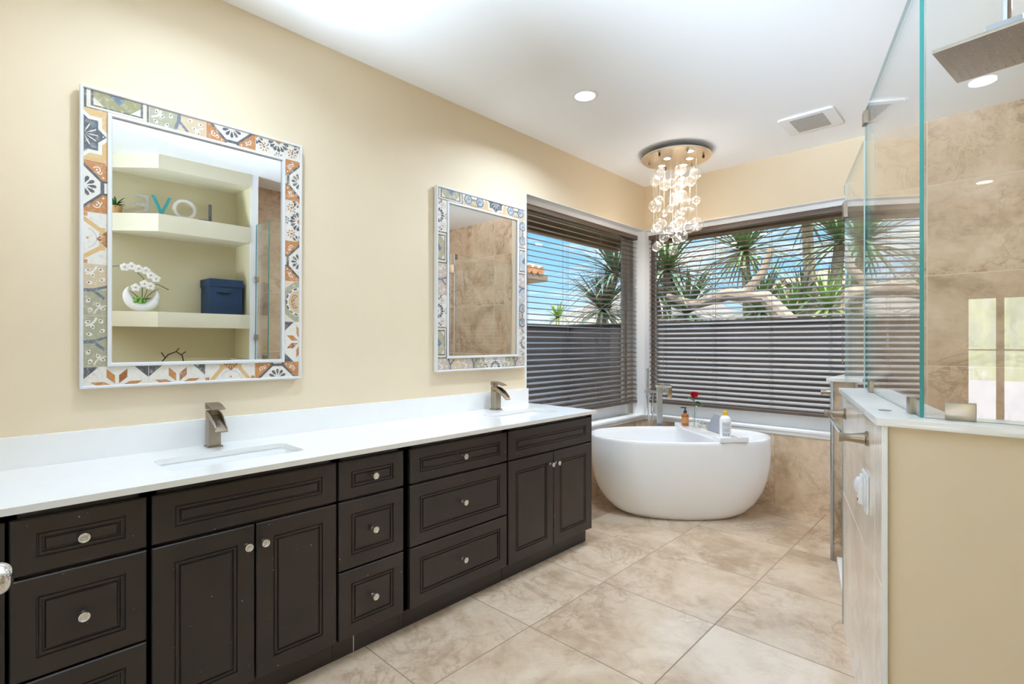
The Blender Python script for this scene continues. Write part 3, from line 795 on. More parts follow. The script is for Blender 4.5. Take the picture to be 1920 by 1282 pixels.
def tiled_mirror(y0, y1, z0, z1, sides, label, tilt=0.0):
    t = thing('wall_mirror', label, 'mirror', (0.002, (y0 + y1) / 2, z0), 'tile framed mirrors')
    def frame(a0, a1, b0, b1, w, x0, x1, name, m):
        mb = MB()
        prof = [(0, x0), (0, x1 - 0.002), (0.002, x1), (w - 0.003, x1), (w, x1 - 0.004), (w, x0)]
        rows = [[(x, a0 + i_, b0 + i_), (x, a1 - i_, b0 + i_), (x, a1 - i_, b1 - i_), (x, a0 + i_, b1 - i_)] for i_, x in prof]
        # bridge loop to loop: transpose
        mb.strip([[r_[j] for r_ in rows] for j in range(4)] + [[r_[0] for r_ in rows]], m, close=True)
        return (mb, name)
    mb, n_ = frame(y0, y1, z0, z1, 0.011, 0.003, 0.032, 'outer_frame', frame_white); mb.build(n_, t, recalc=True)
    bw = 0.068; gy0, gy1, gz0, gz1 = y0 + 0.011 + bw, y1 - 0.011 - bw, z0 + 0.011 + bw, z1 - 0.011 - bw
    mb, n_ = frame(gy0, gy1, gz0, gz1, 0.014, 0.003, 0.034, 'inner_frame', frame_white); mb.build(n_, t, recalc=True)
    # tile strips
    mb = MB()
    A0, A1, B0, B1 = y0 + 0.011, y1 - 0.011, z0 + 0.011, z1 - 0.011
    mb.box(0.003, 0.0255, A0, A1, B0, B0 + bw, TC['cream']); mb.box(0.003, 0.0255, A0, A1, B1 - bw, B1, TC['cream'])
    mb.box(0.003, 0.0255, A0, A0 + bw, B0 + bw, B1 - bw, TC['cream']); mb.box(0.003, 0.0255, A1 - bw, A1, B0 + bw, B1 - bw, TC['cream'])
    X0 = 0.0258
    def lay(mp, length, motifs, inner):
        n = len(motifs); tl = length / n
        for i, mo in enumerate(motifs):
            for q_, (poly, c) in enumerate(mo):
                P = clip(poly, -.495, .495, 0.0, bw / tl if not inner else bw / tl)
                if P: mb.face([mp((i + .5 + s_) * tl, tt_ * tl, X0 + 0.00002 * q_) for s_, tt_ in P], TC[c])
    L1 = A1 - A0; L2 = B1 - B0 - 2 * bw
    lay(lambda s_, tt_, x: (x, A0 + s_, B1 - tt_), L1, sides['top'], 0)
    lay(lambda s_, tt_, x: (x, A0 + s_, B0 + tt_), L1, sides['bottom'], 0)
    lay(lambda s_, tt_, x: (x, A0 + tt_, B1 - bw - s_), L2, sides['near'], 0)
    lay(lambda s_, tt_, x: (x, A1 - tt_, B1 - bw - s_), L2, sides['far'], 0)
    # normals towards the room
    for f in mb.bm.faces:
        if len(f.verts) and all(abs(v.co.x - f.verts[0].co.x) < 1e-7 for v in f.verts) and f.verts[0].co.x > X0 - 1e-5:
            f.normal_update()
            if f.normal.x < 0: f.normal_flip()
    mb.build('tile_border', t)
    mb = MB(); mb.box(0.003, 0.022, gy0 + 0.012, gy1 - 0.012, gz0 + 0.012, gz1 - 0.012, mirror_m); mb.build('mirror_glass', t)
    t.rotation_euler.y = math.radians(tilt)
    return t
tiled_mirror(0.262, 1.070, 1.108, 2.206,
             dict(top=[m_olive(), m_scroll(), m_oct(), m_flow()], far=[m_oct(), m_flow(), m_oct(), m_medal(), m_arrow()],
                  near=[m_star(), m_oct(), m_hexf(), m_scroll('tan', 'sage'), m_scroll('sage', 'sage')], bottom=[m_arrow(), m_arrow(), m_hexf(), m_oct()]),
             'large mirror framed in orange and grey patterned tiles, reflecting the shelves', 0.62)
tiled_mirror(1.875, 2.660, 1.104, 2.206,
             dict(top=[m_olive('sage', 'blue'), m_cs(), m_star(), m_cs()], far=[m_cs('mauve', 'slate'), m_olive('ice', 'slate'), m_scroll('mauve', 'ice'), m_cs('mauve', 'slate'), m_flow('mauve', 'slate')],
                  near=[m_flow('mauve', 'slate'), m_olive('sage', 'slate'), m_scroll('mauve', 'mauve'), m_flow('mauve', 'slate'), m_olive('sage', 'blue')],
                  bottom=[m_scroll('mauve', 'tan'), m_scroll('mauve', 'sage'), m_flow('mauve', 'blue'), m_scroll('sage', 'mauve')]),
             'mirror framed in bluish grey patterned tiles next to the window blind', 0.3)

# ================================================================== bathtub
TCx, TCy = 0.640, 3.732
rot = math.radians(43.56 - 3)
ex = Vector((math.cos(rot), math.sin(rot), 0)); ey = Vector((-math.sin(rot), math.cos(rot), 0))
def oval(a, b, z, n=72, p=2.25, ox=0.0):
    out = []; a *= 0.978
    for i in range(n):
        th = 2 * PI * i / n; c_, s_ = math.cos(th), math.sin(th)
        x = a * math.copysign(abs(c_) ** (2 / p), c_) + ox; y = b * math.copysign(abs(s_) ** (2 / p), s_)
        v = Vector((TCx, TCy, 0)) + ex * x + ey * y; out.append((v.x, v.y, z))
    return out
tub = thing('bathtub', 'white freestanding oval bathtub in the corner under the two windows', 'bathtub', (TCx, TCy, 0))
mb = MB()
A, B_ = 0.685, 0.362
prof = [(0.44, 0.245, 0.0), (0.462, 0.262, 0.006), (0.52, 0.29, 0.04), (0.58, 0.315, 0.10), (0.63, 0.336, 0.18), (0.662, 0.35, 0.27), (0.680, 0.359, 0.37), (0.686, 0.362, 0.47), (0.686, 0.362, 0.555),
        (0.684, 0.360, 0.573), (0.678, 0.354, 0.580), (0.668, 0.344, 0.580), (0.662, 0.338, 0.573), (0.656, 0.333, 0.54), (0.63, 0.318, 0.42), (0.59, 0.298, 0.28), (0.53, 0.27, 0.18), (0.44, 0.225, 0.145), (0.25, 0.12, 0.137)]
vr = mb.strip([oval(a, b, z) for a, b, z in prof], white_gloss, close=True)
mb.bm.faces.new(vr[-1]); mb.bm.faces.new(vr[0][::-1])
mb.build('shell', tub, smooth=50, recalc=True)
mb = MB(); mb.lathe([(0, 0.004), (0.03, 0.004), (0.034, 0)], chrome, (TCx, TCy, 0.1375)); mb.build('drain', tub)

# tub filler
fx, fy = 0.30, 4.085
tf = thing('tub_filler', 'silver freestanding tub faucet with hand shower behind the bathtub', 'faucet', (fx, fy, 0))
fr = Matrix.Translation((fx, fy, 0)) @ Matrix.Rotation(math.radians(43.56 - 12), 4, 'Z')
mb = MB(); mb.box(-0.05, 0.05, -0.05, 0.05, 0, 0.012, steel, bev=0.002, mtx=fr); mb.build('base_plate', tf)
mb = MB(); mb.box(-0.024, 0.024, -0.02, 0.02, 0.012, 0.905, steel, bev=0.002, mtx=fr); mb.build('column', tf)
mb = MB(); mb.box(-0.035, 0.085, -0.17, 0.02, 0.905, 0.925, chrome, bev=0.003, mtx=fr); mb.build('spout', tf)
mb = MB()
mb.cyl(fr @ Vector((0.024, 0, 0.868)), fr @ Vector((0.06, 0, 0.868)), 0.013, steel)
mb.box(0.045, 0.075, -0.03, 0.03, 0.845, 0.902, steel, bev=0.003, mtx=fr)
mb.prism([(0.066, -0.02), (0.104, -0.012), (0.104, 0.012), (0.066, 0.02)], 0.80, 0.885, bronze_gold, bev=0.004, mtx=fr)
mb.build('handle', tf)
mb = MB(); mb.box(-0.125, -0.02, -0.012, 0.012, 0.845, 0.868, steel, bev=0.002, mtx=fr); mb.build('hand_shower_bracket', tf)
mb = MB(); mb.box(-0.112, -0.090, -0.012, 0.012, 0.84, 1.055, steel, bev=0.004, mtx=fr); mb.cyl(fr @ Vector((-0.101, 0, 0.80)), fr @ Vector((-0.101, 0, 0.845)), 0.009, chrome); mb.build('hand_shower', tf)
mb = MB(); pts = []
hose = [(-0.101, 0, 0.80), (-0.098, 0, 0.70), (-0.085, 0, 0.58), (-0.075, -0.01, 0.48), (-0.06, -0.01, 0.42), (-0.05, 0, 0.48), (-0.055, 0, 0.58), (-0.06, 0, 0.70), (-0.058, 0, 0.80), (-0.055, 0, 0.85)]
for i in range(len(hose) - 1):
    for q_ in range(5): pts.append(fr @ Vector(hose[i]).lerp(Vector(hose[i + 1]), q_ / 5))
pts.append(fr @ Vector(hose[-1]))
for _ in range(3): pts = [pts[0]] + [(pts[i - 1] + pts[i] * 2 + pts[i + 1]) / 4 for i in range(1, len(pts) - 1)] + [pts[-1]]
mb.tube(pts, 0.0065, chrome, 8); mb.build('hose', tf)

# bath tray: local frame, +Y away from the camera
Fd = Vector((-0.689, 0.7247, 0)); Rd = Vector((0.7247, 0.689, 0)); C0 = Vector((2.426, 0, 0))
def fl(fw, lat, z=0.0): return C0 + Fd * fw + Rd * lat + Vector((0, 0, z))
tray_c = fl(3.935, 1.51)
tm = Matrix.Translation(tray_c) @ Matrix.Rotation(math.radians(43.56 + 7.5), 4, 'Z')
TZ = 0.581
tr = thing('bath_tray', 'white bath tray lying across the bathtub with raised ends', 'tray', (tray_c.x, tray_c.y, TZ))
hl, hw = 0.355, 0.105
mb = MB(); mb.box(-hw, hw, -hl, hl, TZ, TZ + 0.012, white_gloss, bev=0.002, mtx=tm); mb.build('board', tr)
for s_ in (-1, 1):
    mb = MB(); y_ = s_ * (hl - 0.11)
    mb.box(-hw, hw, s_ * hl - 0.006, s_ * hl + 0.006, TZ, TZ + 0.032, white_gloss, bev=0.002, mtx=tm)
    for xx in (-hw + 0.005, hw - 0.005): mb.box(xx - 0.005, xx + 0.005, min(y_, s_ * hl), max(y_, s_ * hl), TZ + 0.011, TZ + 0.022, white_gloss, bev=0.002, mtx=tm)
    mb.build('end_rail', tr)
TT = TZ + 0.0125
def tp(x, y, z=0): return tm @ Vector((x, y, TT + z))
# amber pump bottle
amber_m = principled('amber_plastic', srgb(170, 92, 30), 0.12, coat=0.4); pump_m = principled('dark_grey_pump', srgb(58, 62, 70), 0.4)
p0 = tp(-0.035, 0.315)
t = thing('soap_dispenser', 'amber pump bottle standing at the far end of the bath tray', 'bottle', p0)
mb = MB(); mb.lathe([(0, 0), (0.026, 0), (0.0285, 0.004), (0.0285, 0.078), (0.024, 0.092), (0.012, 0.100), (0.012, 0.106), (0, 0.106)], amber_m, p0); bo = mb.build('bottle_body', t)
mb = MB(); mb.lathe([(0.02865, 0.022), (0.02865, 0.07)], principled('tan_label', srgb(196, 140, 90), 0.5), p0, seg=32); mb.build('paper_label', bo)
mb = MB(); mb.lathe([(0, 0.106), (0.014, 0.106), (0.014, 0.122), (0.006, 0.126), (0.006, 0.145), (0, 0.145)], pump_m, p0)
mb.box(-0.008, 0.036, -0.007, 0.007, 0.143, 0.153, pump_m, bev=0.003, mtx=Matrix.Translation(p0) @ Matrix.Rotation(math.radians(215), 4, 'Z')); mb.build('pump', t)
# rose in a slim glass
p0 = tp(0.005, 0.235)
t = thing('bud_vase', 'slim clear glass vase holding a red rose on the bath tray', 'vase', p0)
mb = MB(); mb.lathe([(0, 0), (0.02, 0), (0.021, 0.004), (0.016, 0.02), (0.0155, 0.09), (0.018, 0.150), (0.025, 0.175)], clear_m, p0, seg=20); mb.build('vase_glass', t)
red_m = principled('red_petal', srgb(190, 16, 38), 0.55, var=0.25, vscale=40); leaf_m = principled('rose_leaf', srgb(96, 132, 92), 0.5, var=0.2, vscale=30)
r_ = thing('rose', 'red rose with two green leaves standing in the glass vase', 'flower', p0 + Vector((0, 0, 0.02)))
mb = MB(); hd = p0 + Vector((0.0, 0.0, 0.262)); mb.tube([p0 + Vector((0, 0, 0.01)), p0 + Vector((0.002, 0, 0.1)), hd], 0.0022, leaf_m, 6); mb.build('stem', r_)
mb = MB()
for layer, (n_, rr, tiltp, hh) in enumerate(((3, 0.010, 82, 0.042), (5, 0.018, 72, 0.042), (6, 0.026, 66, 0.044), (7, 0.031, 58, 0.040), (7, 0.034, 48, 0.034))):
    for i in range(n_):
        a = 2 * PI * i / n_ + layer * 0.5
        rows = []
        for q_ in range(5):
            v = q_ / 4; out_ = rr * (0.45 + 0.75 * v * math.cos(math.radians(tiltp)) + 0.25 * v); zz = hd.z - 0.020 + hh * v * (0.5 + 0.6 * math.sin(math.radians(tiltp))) - 0.004 * max(0, v - .7) * layer
            wv = rr * 0.95 * math.sin(PI * (0.25 + 0.62 * v)) + 0.003
            row = []
            for w_ in (-1, -.5, 0, .5, 1):
                aa = a + w_ * wv / max(out_, 0.004) * 0.8
                row.append((hd.x + out_ * math.cos(aa), hd.y + out_ * math.sin(aa), zz - 0.003 * w_ * w_))
            rows.append(row)
        mb.strip(rows, red_m)
mb.sphere(hd + Vector((0, 0, -0.004)), 0.026, red_m); mb.build('bloom', r_)
for sgn, dz, ln in ((-1, 0.205, 0.085), (1, 0.195, 0.09), (0.3, 0.19, 0.08)):
    mb = MB(); rows = []
    dirv = (Rd * sgn + Fd * -0.35).normalized()
    sd_ = Vector((-dirv.y, dirv.x, 0))
    for q_ in range(7):
        v = q_ / 6; c_ = p0 + Vector((0, 0, dz)) + dirv * (ln * 0.75 * v) + Vector((0, 0, 0.02 * v - 0.045 * v * v if sgn > 0 else 0.045 * v - 0.02 * v * v)); wv = 0.028 * math.sin(PI * min(1, v * 0.94 + 0.03))
        rows.append([tuple(c_ - sd_ * wv + Vector((0, 0, wv * .5))), tuple(c_), tuple(c_ + sd_ * wv + Vector((0, 0, wv * .5)))])
    mb.strip(rows, leaf_m); mb.build('leaf', r_)
# tumbler
p0 = tp(0.028, 0.175)
mb = MB(); mb.lathe([(0, 0.003), (0.018, 0.003), (0.02, 0), (0.0235, 0.004), (0.0245, 0.068), (0.0225, 0.068), (0.0215, 0.006), (0, 0.005)], clear_m, p0, seg=20)
tag(mb.build('tumbler', loc=p0), 'small clear glass tumbler beside the rose vase on the bath tray', 'glass')
# soap
p0 = tp(0.045, 0.115)
t = thing('soap_dish', 'small white soap dish with a bar in the middle of the bath tray', 'soap dish', p0)
sm = Matrix.Translation(p0) @ Matrix.Rotation(math.radians(40), 4, 'Z')
mb = MB(); mb.box(-0.045, 0.045, -0.026, 0.026, 0, 0.008, white_gloss, bev=0.003, mtx=sm); mb.build('dish', t)
mb = MB(); mb.box(-0.036, 0.036, -0.02, 0.02, 0.0082, 0.02, principled('tan_soap', srgb(206, 186, 158), 0.45), bev=0.005, mtx=sm); mb.build('soap_bar', t)
# book rest / tablet
p0 = tp(0.055, 0.0, 0.002)
grey_m = principled('grey_fabric_cover', srgb(150, 152, 162), 0.5)
bm_ = Matrix.Translation(p0) @ Matrix.Rotation(math.radians(43.56 + 7.5), 4, 'Z')
t = thing('book_rest', 'grey cover standing open like a tent behind the yellow capped bottle', 'book rest', p0)
mb = MB(); mb.box(-0.002, 0.002, -0.10, 0.10, 0, 0.135, grey_m, bev=0.001, mtx=bm_ @ Matrix.Translation((-0.02, 0, 0.001)) @ Matrix.Rotation(math.radians(29), 4, 'Y')); mb.build('cover_panel', t)
mb = MB(); mb.box(-0.002, 0.002, -0.05, 0.05, 0, 0.115, grey_m, bev=0.001, mtx=bm_ @ Matrix.Translation((0.048, 0, 0.001)) @ Matrix.Rotation(math.radians(-3), 4, 'Y')); mb.build('prop_panel', t)
# white bottle with yellow cap
p0 = tp(0.0, -0.235)
lab_m = principled('pale_grey_label', srgb(205, 206, 210), 0.5); ink_m = principled('grey_print', srgb(150, 152, 158), 0.6)
t = thing('lotion_bottle', 'white bottle with yellow cap at the near end of the bath tray', 'bottle', p0)
mb = MB(); mb.lathe([(0, 0), (0.036, 0), (0.039, 0.004), (0.039, 0.128), (0.036, 0.142), (0.026, 0.154), (0.014, 0.159), (0.014, 0.163), (0, 0.163)], white_gloss, p0, seg=32); bo = mb.build('bottle_body', t)
fa = math.atan2(C0.y - p0.y, C0.x - p0.x)
mb = MB()
def patch(a0, a1, z0, z1, m, rr=0.0392):
    rows = [[(p0.x + rr * math.cos(fa + a0 + (a1 - a0) * j / 10), p0.y + rr * math.sin(fa + a0 + (a1 - a0) * j / 10), p0.z + zz) for j in range(11)] for zz in (z0, z1)]
    mb.strip(rows, m)
patch(-0.55, 1.0, 0.012, 0.115, lab_m)
for zz in (0.098, 0.090, 0.066, 0.060, 0.054, 0.048): patch(-0.3, 0.75, zz, zz + 0.0022, ink_m, 0.0394)
for j in range(3): patch(-0.35 + 0.42 * j, -0.1 + 0.42 * j, 0.016, 0.034, ink_m, 0.0394)
mb.build('bottle_label', bo)
mb = MB(); mb.lathe([(0, 0.163), (0.016, 0.163), (0.0165, 0.166), (0.016, 0.190), (0.014, 0.192), (0, 0.192)], principled('yellow_cap', srgb(236, 186, 30), 0.4), p0, seg=24); mb.build('cap', t)

# ================================================================== chandelier
DC = (0.614, 3.747)
ch = thing('bubble_chandelier', 'round ceiling chandelier of clear glass bubbles hanging above the bathtub', 'chandelier', (DC[0], DC[1], CH))
mb = MB(); mb.lathe([(0, 2.75 - 0.002), (0.20, 2.748), (0.20, 2.722), (0.212, 2.712)], steel, (*DC, 0), seg=64); mb.build('ceiling_plate', ch)
mb = MB(); mb.lathe([(0, 2.7125), (0.256, 2.7125), (0.258, 2.710), (0.258, 2.703), (0.255, 2.700), (0, 2.700)], champagne, (*DC, 0), seg=72); mb.build('mirror_disc', ch)
for lx, ly in ((.572, 3.687), (.697, 3.807), (.462, 3.813), (.600, 3.912), (.767, 3.661)):
    mb = MB(); mb.lathe([(0.034, 2.7), (0.034, 2.697), (0.027, 2.696), (0.025, 2.699)], chrome, (lx, ly, 0), seg=24); sp_ = mb.build('spot_ring', ch)
    mb = MB(); mb.lathe([(0, 2.6975), (0.0255, 2.6975)], led_m, (lx, ly, 0), seg=24); mb.build('spot_lens', sp_)
    ld = bpy.data.lights.new('spot_light', 'SPOT'); ld.energy = 11; ld.color = (1, 0.88, 0.74); ld.spot_size = math.radians(120); ld.spot_blend = 0.6; ld.shadow_soft_size = 0.025
    lo = bpy.data.objects.new('spot_light', ld); COL.objects.link(lo); lo.parent = ch; lo.location = (lx - DC[0], ly - DC[1], 2.69 - CH)
for a in range(6):
    mb = MB(); an = a * PI / 3 + 0.35; mb.box(-0.006, 0.006, -0.006, 0.006, 2.68, 2.70, bronze_frame if a % 2 else black_m, mtx=Matrix.Translation((DC[0] + 0.2 * math.cos(an), DC[1] + 0.2 * math.sin(an), 0))); mb.build('cord_grip', ch)
BUB = [(0.571, 3.561, 2.55, 0.0414), (0.403, 3.813, 2.59, 0.0429), (0.533, 3.726, 2.511, 0.0437), (0.68, 3.536, 2.452, 0.033), (0.517, 3.931, 2.651, 0.0325), (0.682, 3.685, 2.585, 0.0423), (0.707, 3.893, 2.603, 0.0453), (0.78, 3.642, 2.471, 0.039), (0.644, 3.8, 2.525, 0.0411), (0.556, 3.907, 2.529, 0.0426), (0.674, 3.719, 2.394, 0.0456), (0.567, 3.829, 2.414, 0.0514), (0.714, 3.569, 2.34, 0.0294), (0.554, 3.593, 2.363, 0.0304), (0.459, 3.71, 2.357, 0.0512), (0.63, 3.964, 2.385, 0.0545), (0.81, 3.671, 2.327, 0.0294), (0.631, 3.62, 2.291, 0.0286), (0.455, 3.871, 2.329, 0.0308), (0.641, 3.806, 2.3, 0.0311), (0.715, 3.567, 2.215, 0.0264), (0.518, 3.667, 2.191, 0.0511), (0.572, 3.525, 2.138, 0.0299), (0.397, 3.802, 2.195, 0.0259), (0.669, 3.714, 2.2, 0.0426), (0.546, 3.878, 2.212, 0.044), (0.635, 3.617, 2.129, 0.0338), (0.769, 3.641, 2.127, 0.0383), (0.708, 3.904, 2.207, 0.0548), (0.49, 3.791, 2.119, 0.0398), (0.686, 3.54, 2.075, 0.0293), (0.625, 3.814, 2.111, 0.0484), (0.641, 3.704, 2.069, 0.0343), (0.525, 3.606, 2.01, 0.0344), (0.505, 3.918, 2.03, 0.0406), (0.6, 3.521, 2.011, 0.026)]
for x, y, z in ((0.52, 3.66, 2.06), (0.72, 3.80, 2.16), (0.50, 3.86, 2.26), (0.70, 3.62, 2.38)):   # added point lights among the bubbles, filling ceiling and corner
    ld = bpy.data.lights.new('bubble_fill', 'POINT'); ld.energy = 1.3; ld.color = (1, 0.95, 0.88); ld.shadow_soft_size = 0.03
    lo = bpy.data.objects.new('bubble_fill', ld); COL.objects.link(lo); lo.parent = ch; lo.location = (x - DC[0], y - DC[1], z - CH)
wire_m = principled('clear_wire', srgb(225, 220, 210), 0.3)
for x, y, z, r_ in BUB:
    mb = MB(); mb.sphere((x, y, z), r_, bubble_m, 28, 18); b_ = mb.build('glass_bubble', ch, smooth=180)
    mb = MB(); mb.lathe([(0, 0), (0.006, 0), (0.006, 0.006), (0.002, 0.01), (0, 0.01)], chrome, (x, y, z + r_ - 0.001), seg=10); mb.tube([(x, y, z + r_), (x, y, 2.7)], 0.0006, wire_m, 5); mb.build('wire', b_)

# ================================================================== downlights and vent
def downlight(x, y, label, power=1.0):
    t = thing('recessed_light', label, 'ceiling light', (x, y, CH), 'recessed ceiling lights')
    mb = MB(); mb.lathe([(0.078, -0.0005), (0.078, -0.004), (0.072, -0.007), (0.060, -0.006), (0.058, -0.001)], white_trim, (x, y, CH), seg=40); mb.build('trim_ring', t)
    mb = MB(); mb.lathe([(0, -0.003), (0.059, -0.003)], lamp_m, (x, y, CH), seg=40); mb.build('diffuser', t)
    ld = bpy.data.lights.new('downlight', 'AREA'); ld.shape = 'DISK'; ld.size = 0.12; ld.energy = LAMP_W * power; ld.color = (0.63, 0.80, 1.0); ld.spread = math.radians(152)
    lo = bpy.data.objects.new('downlight', ld); COL.objects.link(lo); lo.parent = t; lo.location = (0, 0, -0.009)
    return t
downlight(0.639, 2.511, 'round recessed ceiling light above the vanity, in view', 1.08)
downlight(0.64, 0.60, 'added recessed ceiling light over the near sink, out of view', 0.6)  # unseen lamp, added to even out the lighting
downlight(2.36, -0.33, 'round recessed ceiling light behind the camera', 0.12)
downlight(2.33, -2.80, 'round recessed ceiling light by the rear window', 0.25)
downlight(0.8, -1.6, 'added unseen recessed ceiling light inside the entrance', 0.4)  # another added lamp for even light, never in view
downlight(2.78, 3.0, 'added recessed ceiling light inside the shower, out of view', 1.0)  # lamp put in to brighten the shower and far end

t = thing('exhaust_vent', 'square white ceiling exhaust vent with dark slots near the shower glass', 'vent', (1.52, 3.825, CH))
mb = MB(); mb.prism(rrect(1.357, 1.683, 3.665, 3.985, 0.03), CH - 0.016, CH - 0.0005, white_trim, bev=0.005); mb.build('cover', t)
mb = MB()
for i in range(26):
    x = 1.425 + i * 0.0075; mb.box(x, x + 0.0033, 3.705, 3.945, CH - 0.0165, CH - 0.012, black_m)
mb.build('grille_slots', t)

# ================================================================== shower glass and fittings
def pane_box(a, b, th, z0, z1, name, label, edge=None):
    d = (b - a).normalized(); nn = Vector((-d.y, d.x)) * th / 2
    poly = [a - nn, b - nn, b + nn, a + nn]
    mb = MB()
    mb.prism([tuple(p_) for p_ in poly], z0, z1, glass_m)
    i = mb.mi(edge or glass_pale); mb.bm.faces.ensure_lookup_table()
    for f in mb.bm.faces:
        f.normal_update()
        if abs(f.normal.dot(Vector((nn.x, nn.y, 0)).normalized())) < 0.5: f.material_index = i
    c_ = (a + b) / 2
    t = thing(name, label, 'glass panel', (c_.x, c_.y, z0))
    mb.build('glass', t)
    return t
ga = Vector((2.2735, 1.785)); gb = Vector((2.0015, 2.719))
g1 = pane_box(ga, gb, 0.010, 1.0715, 2.30, 'shower_glass_panel', 'clear glass panel on the slanting half wall beside the shower door', glass_edge)
g2 = pane_box(Vector((2.281, 1.786)), Vector((2.574, 1.786)), 0.010, 1.0715, 2.30, 'shower_glass_panel', 'clear front glass panel on the cream half wall before the shower head', glass_edge)
da = Vector((1.990, 2.762)); db = Vector((1.790, 3.446))
dg = pane_box(da, db, 0.010, 0.04, 2.19, 'shower_door', 'clear swinging glass door of the shower'); dg['category'] = 'door'
g3 = pane_box(Vector((1.785, 3.492)), Vector((1.785, YB - 0.003)), 0.010, 1.0715, 2.19, 'shower_glass_panel', 'clear glass panel on the narrow half wall by the window')
def clampbox(p_, d, w, z0, z1, parent, name='clamp', th=0.026):
    d = d.normalized(); nn = Vector((-d.y, d.x)) * th / 2; a = p_ - d * w / 2; b = p_ + d * w / 2
    mb = MB(); mb.prism([tuple(a - nn), tuple(b - nn), tuple(b + nn), tuple(a + nn)], z0, z1, nickel, bev=0.0015); return mb.build(name, parent)
dv = (gb - ga)
clampbox(ga + dv * 0.10, dv, 0.045, 1.0715, 1.117, g1); clampbox(ga + dv * 0.84, dv, 0.045, 1.0715, 1.117, g1); clampbox(gb, dv, 0.05, 2.24, 2.295, g1)
clampbox(Vector((2.353, 1.786)), Vector((1, 0)), 0.062, 1.0715, 1.117, g2)
clampbox(Vector((2.555, 1.786)), Vector((1, 0)), 0.038, 1.25, 1.30, g2); clampbox(Vector((2.555, 1.786)), Vector((1, 0)), 0.038, 1.78, 1.83, g2)
hv = db - da
for z_ in (1.99, 0.30): clampbox(db - hv.normalized() * 0.006, hv, 0.07, z_, z_ + 0.09, dg, 'hinge', 0.03)
clampbox(Vector((1.785, 3.51)), Vector((0, 1)), 0.03, 2.14, 2.195, g3, 'clamp')
clampbox(Vector((1.785, 4.2)), Vector((0, 1)), 0.045, 1.0715, 1.117, g3)

# rain shower head on a ceiling arm
sh = thing('rain_shower_head', 'large square steel rain shower head hanging from the ceiling behind glass', 'shower head', (2.44, 2.37, CH))
rm = Matrix.Translation((2.445, 2.365, 0)) @ Matrix.Rotation(math.radians(-9), 4, 'Z')
mb = MB(); mb.box(-0.16, 0.16, -0.16, 0.16, 2.25, 2.262, nickel, bev=0.002, mtx=rm); pl = mb.build('spray_plate', sh)
mb = MB()
for i in range(13):
    for j in range(13): mb.lathe([(0, -0.002), (0.0012, -0.0018), (0.0022, 0)], pump_m, rm @ Vector((-0.138 + 0.023 * i, -0.138 + 0.023 * j, 2.25)), seg=6)
mb.build('nozzles', pl)
mb = MB(); mb.box(-0.045, 0.045, -0.045, 0.045, 2.262, 2.33, steel, bev=0.003, mtx=rm); mb.build('connector', sh)
mb = MB(); mb.cyl(rm @ Vector((0, 0, 2.33)), rm @ Vector((0, 0, 2.745)), 0.013, chrome); mb.build('arm', sh)
mb = MB(); mb.lathe([(0, 2.735), (0.032, 2.735), (0.034, 2.739), (0.034, 2.7495), (0, 2.7495)], chrome, (rm.translation.x, rm.translation.y, 0), seg=28); mb.build('flange', sh)

# towel bars
def towel_bar(p, q, outd, z, label):
    t = thing('towel_bar', label, 'towel bar', ((p.x + q.x) / 2, (p.y + q.y) / 2, z), None)
    for w_ in (p, q):
        mb = MB(); mb.lathe([(0, 0), (0.024, 0), (0.024, 0.006), (0.019, 0.010), (0.0135, 0.045), (0.013, 0.062), (0.016, 0.074), (0.016, 0.080), (0, 0.080)], nickel, (w_.x, w_.y, z), (outd.x, outd.y, 0), 20); mb.build('post', t)
    a = p + outd * 0.066; b = q + outd * 0.066
    d = (b - a).normalized(); nn = Vector((-d.y, d.x)) * 0.0045
    mb = MB(); mb.prism([tuple(a - nn), tuple(b - nn), tuple(b + nn), tuple(a + nn)], z - 0.009, z + 0.009, chrome, bev=0.002); mb.build('rail', t)
    return t
uf = Vector((0.27, -0.963)); out_ = -nrm.normalized() * 1.0
towel_bar(Pf + e + uf * 0.105, Pf + e + uf * 0.765, out_, 0.966, 'brushed nickel towel bar on the pale tile of the slanting half wall')
towel_bar(Vector((sx0 - 0.003, 3.60)), Vector((sx0 - 0.003, 4.20)), Vector((-1, 0)), 0.975, 'nickel towel bar on the window side of the narrow half wall')

# outlet with a plugged in night light
pf = Pf + e + uf * 0.735
om = Matrix.Translation((pf.x, pf.y, 0.79)) @ Matrix(((uf.x, out_.x, 0, 0), (uf.y, out_.y, 0, 0), (0, 0, 1, 0), (0, 0, 0, 1)))
plastic_w = principled('white_plastic', srgb(238, 238, 238), 0.35)
t = thing('outlet_plate', 'white outlet cover plate on the pale tiled half wall', 'outlet', (pf.x, pf.y, 0.79))
mb = MB(); mb.box(-0.062, 0.062, 0.0005, 0.007, -0.062, 0.062, plastic_w, bev=0.003, mtx=om); mb.build('cover_plate', t)
mb = MB(); mb.box(0.006, 0.048, 0.0072, 0.0095, -0.046, 0.046, plastic_w, bev=0.002, mtx=om); mb.build('receptacle', t)
t = thing('night_light', 'white plug-in night light with clear dome on the outlet plate', 'night light', (pf.x, pf.y, 0.79))
mb = MB(); mb.box(-0.040, 0.004, 0.0075, 0.022, -0.045, 0.02, plastic_w, bev=0.005, mtx=om); mb.box(-0.038, 0.002, 0.0075, 0.016, 0.0, 0.05, plastic_w, bev=0.006, mtx=om); mb.build('base', t)
mb = MB(); mb.sphere((0, 0, 0), 0.02, principled('frosted_dome', srgb(228, 230, 236), 0.1, coat=0.5), 20, 14, (0.9, 0.7, 1.5)); mb.bm.transform(om @ Matrix.Translation((-0.018, 0.020, 0.012))); mb.build('dome', t)
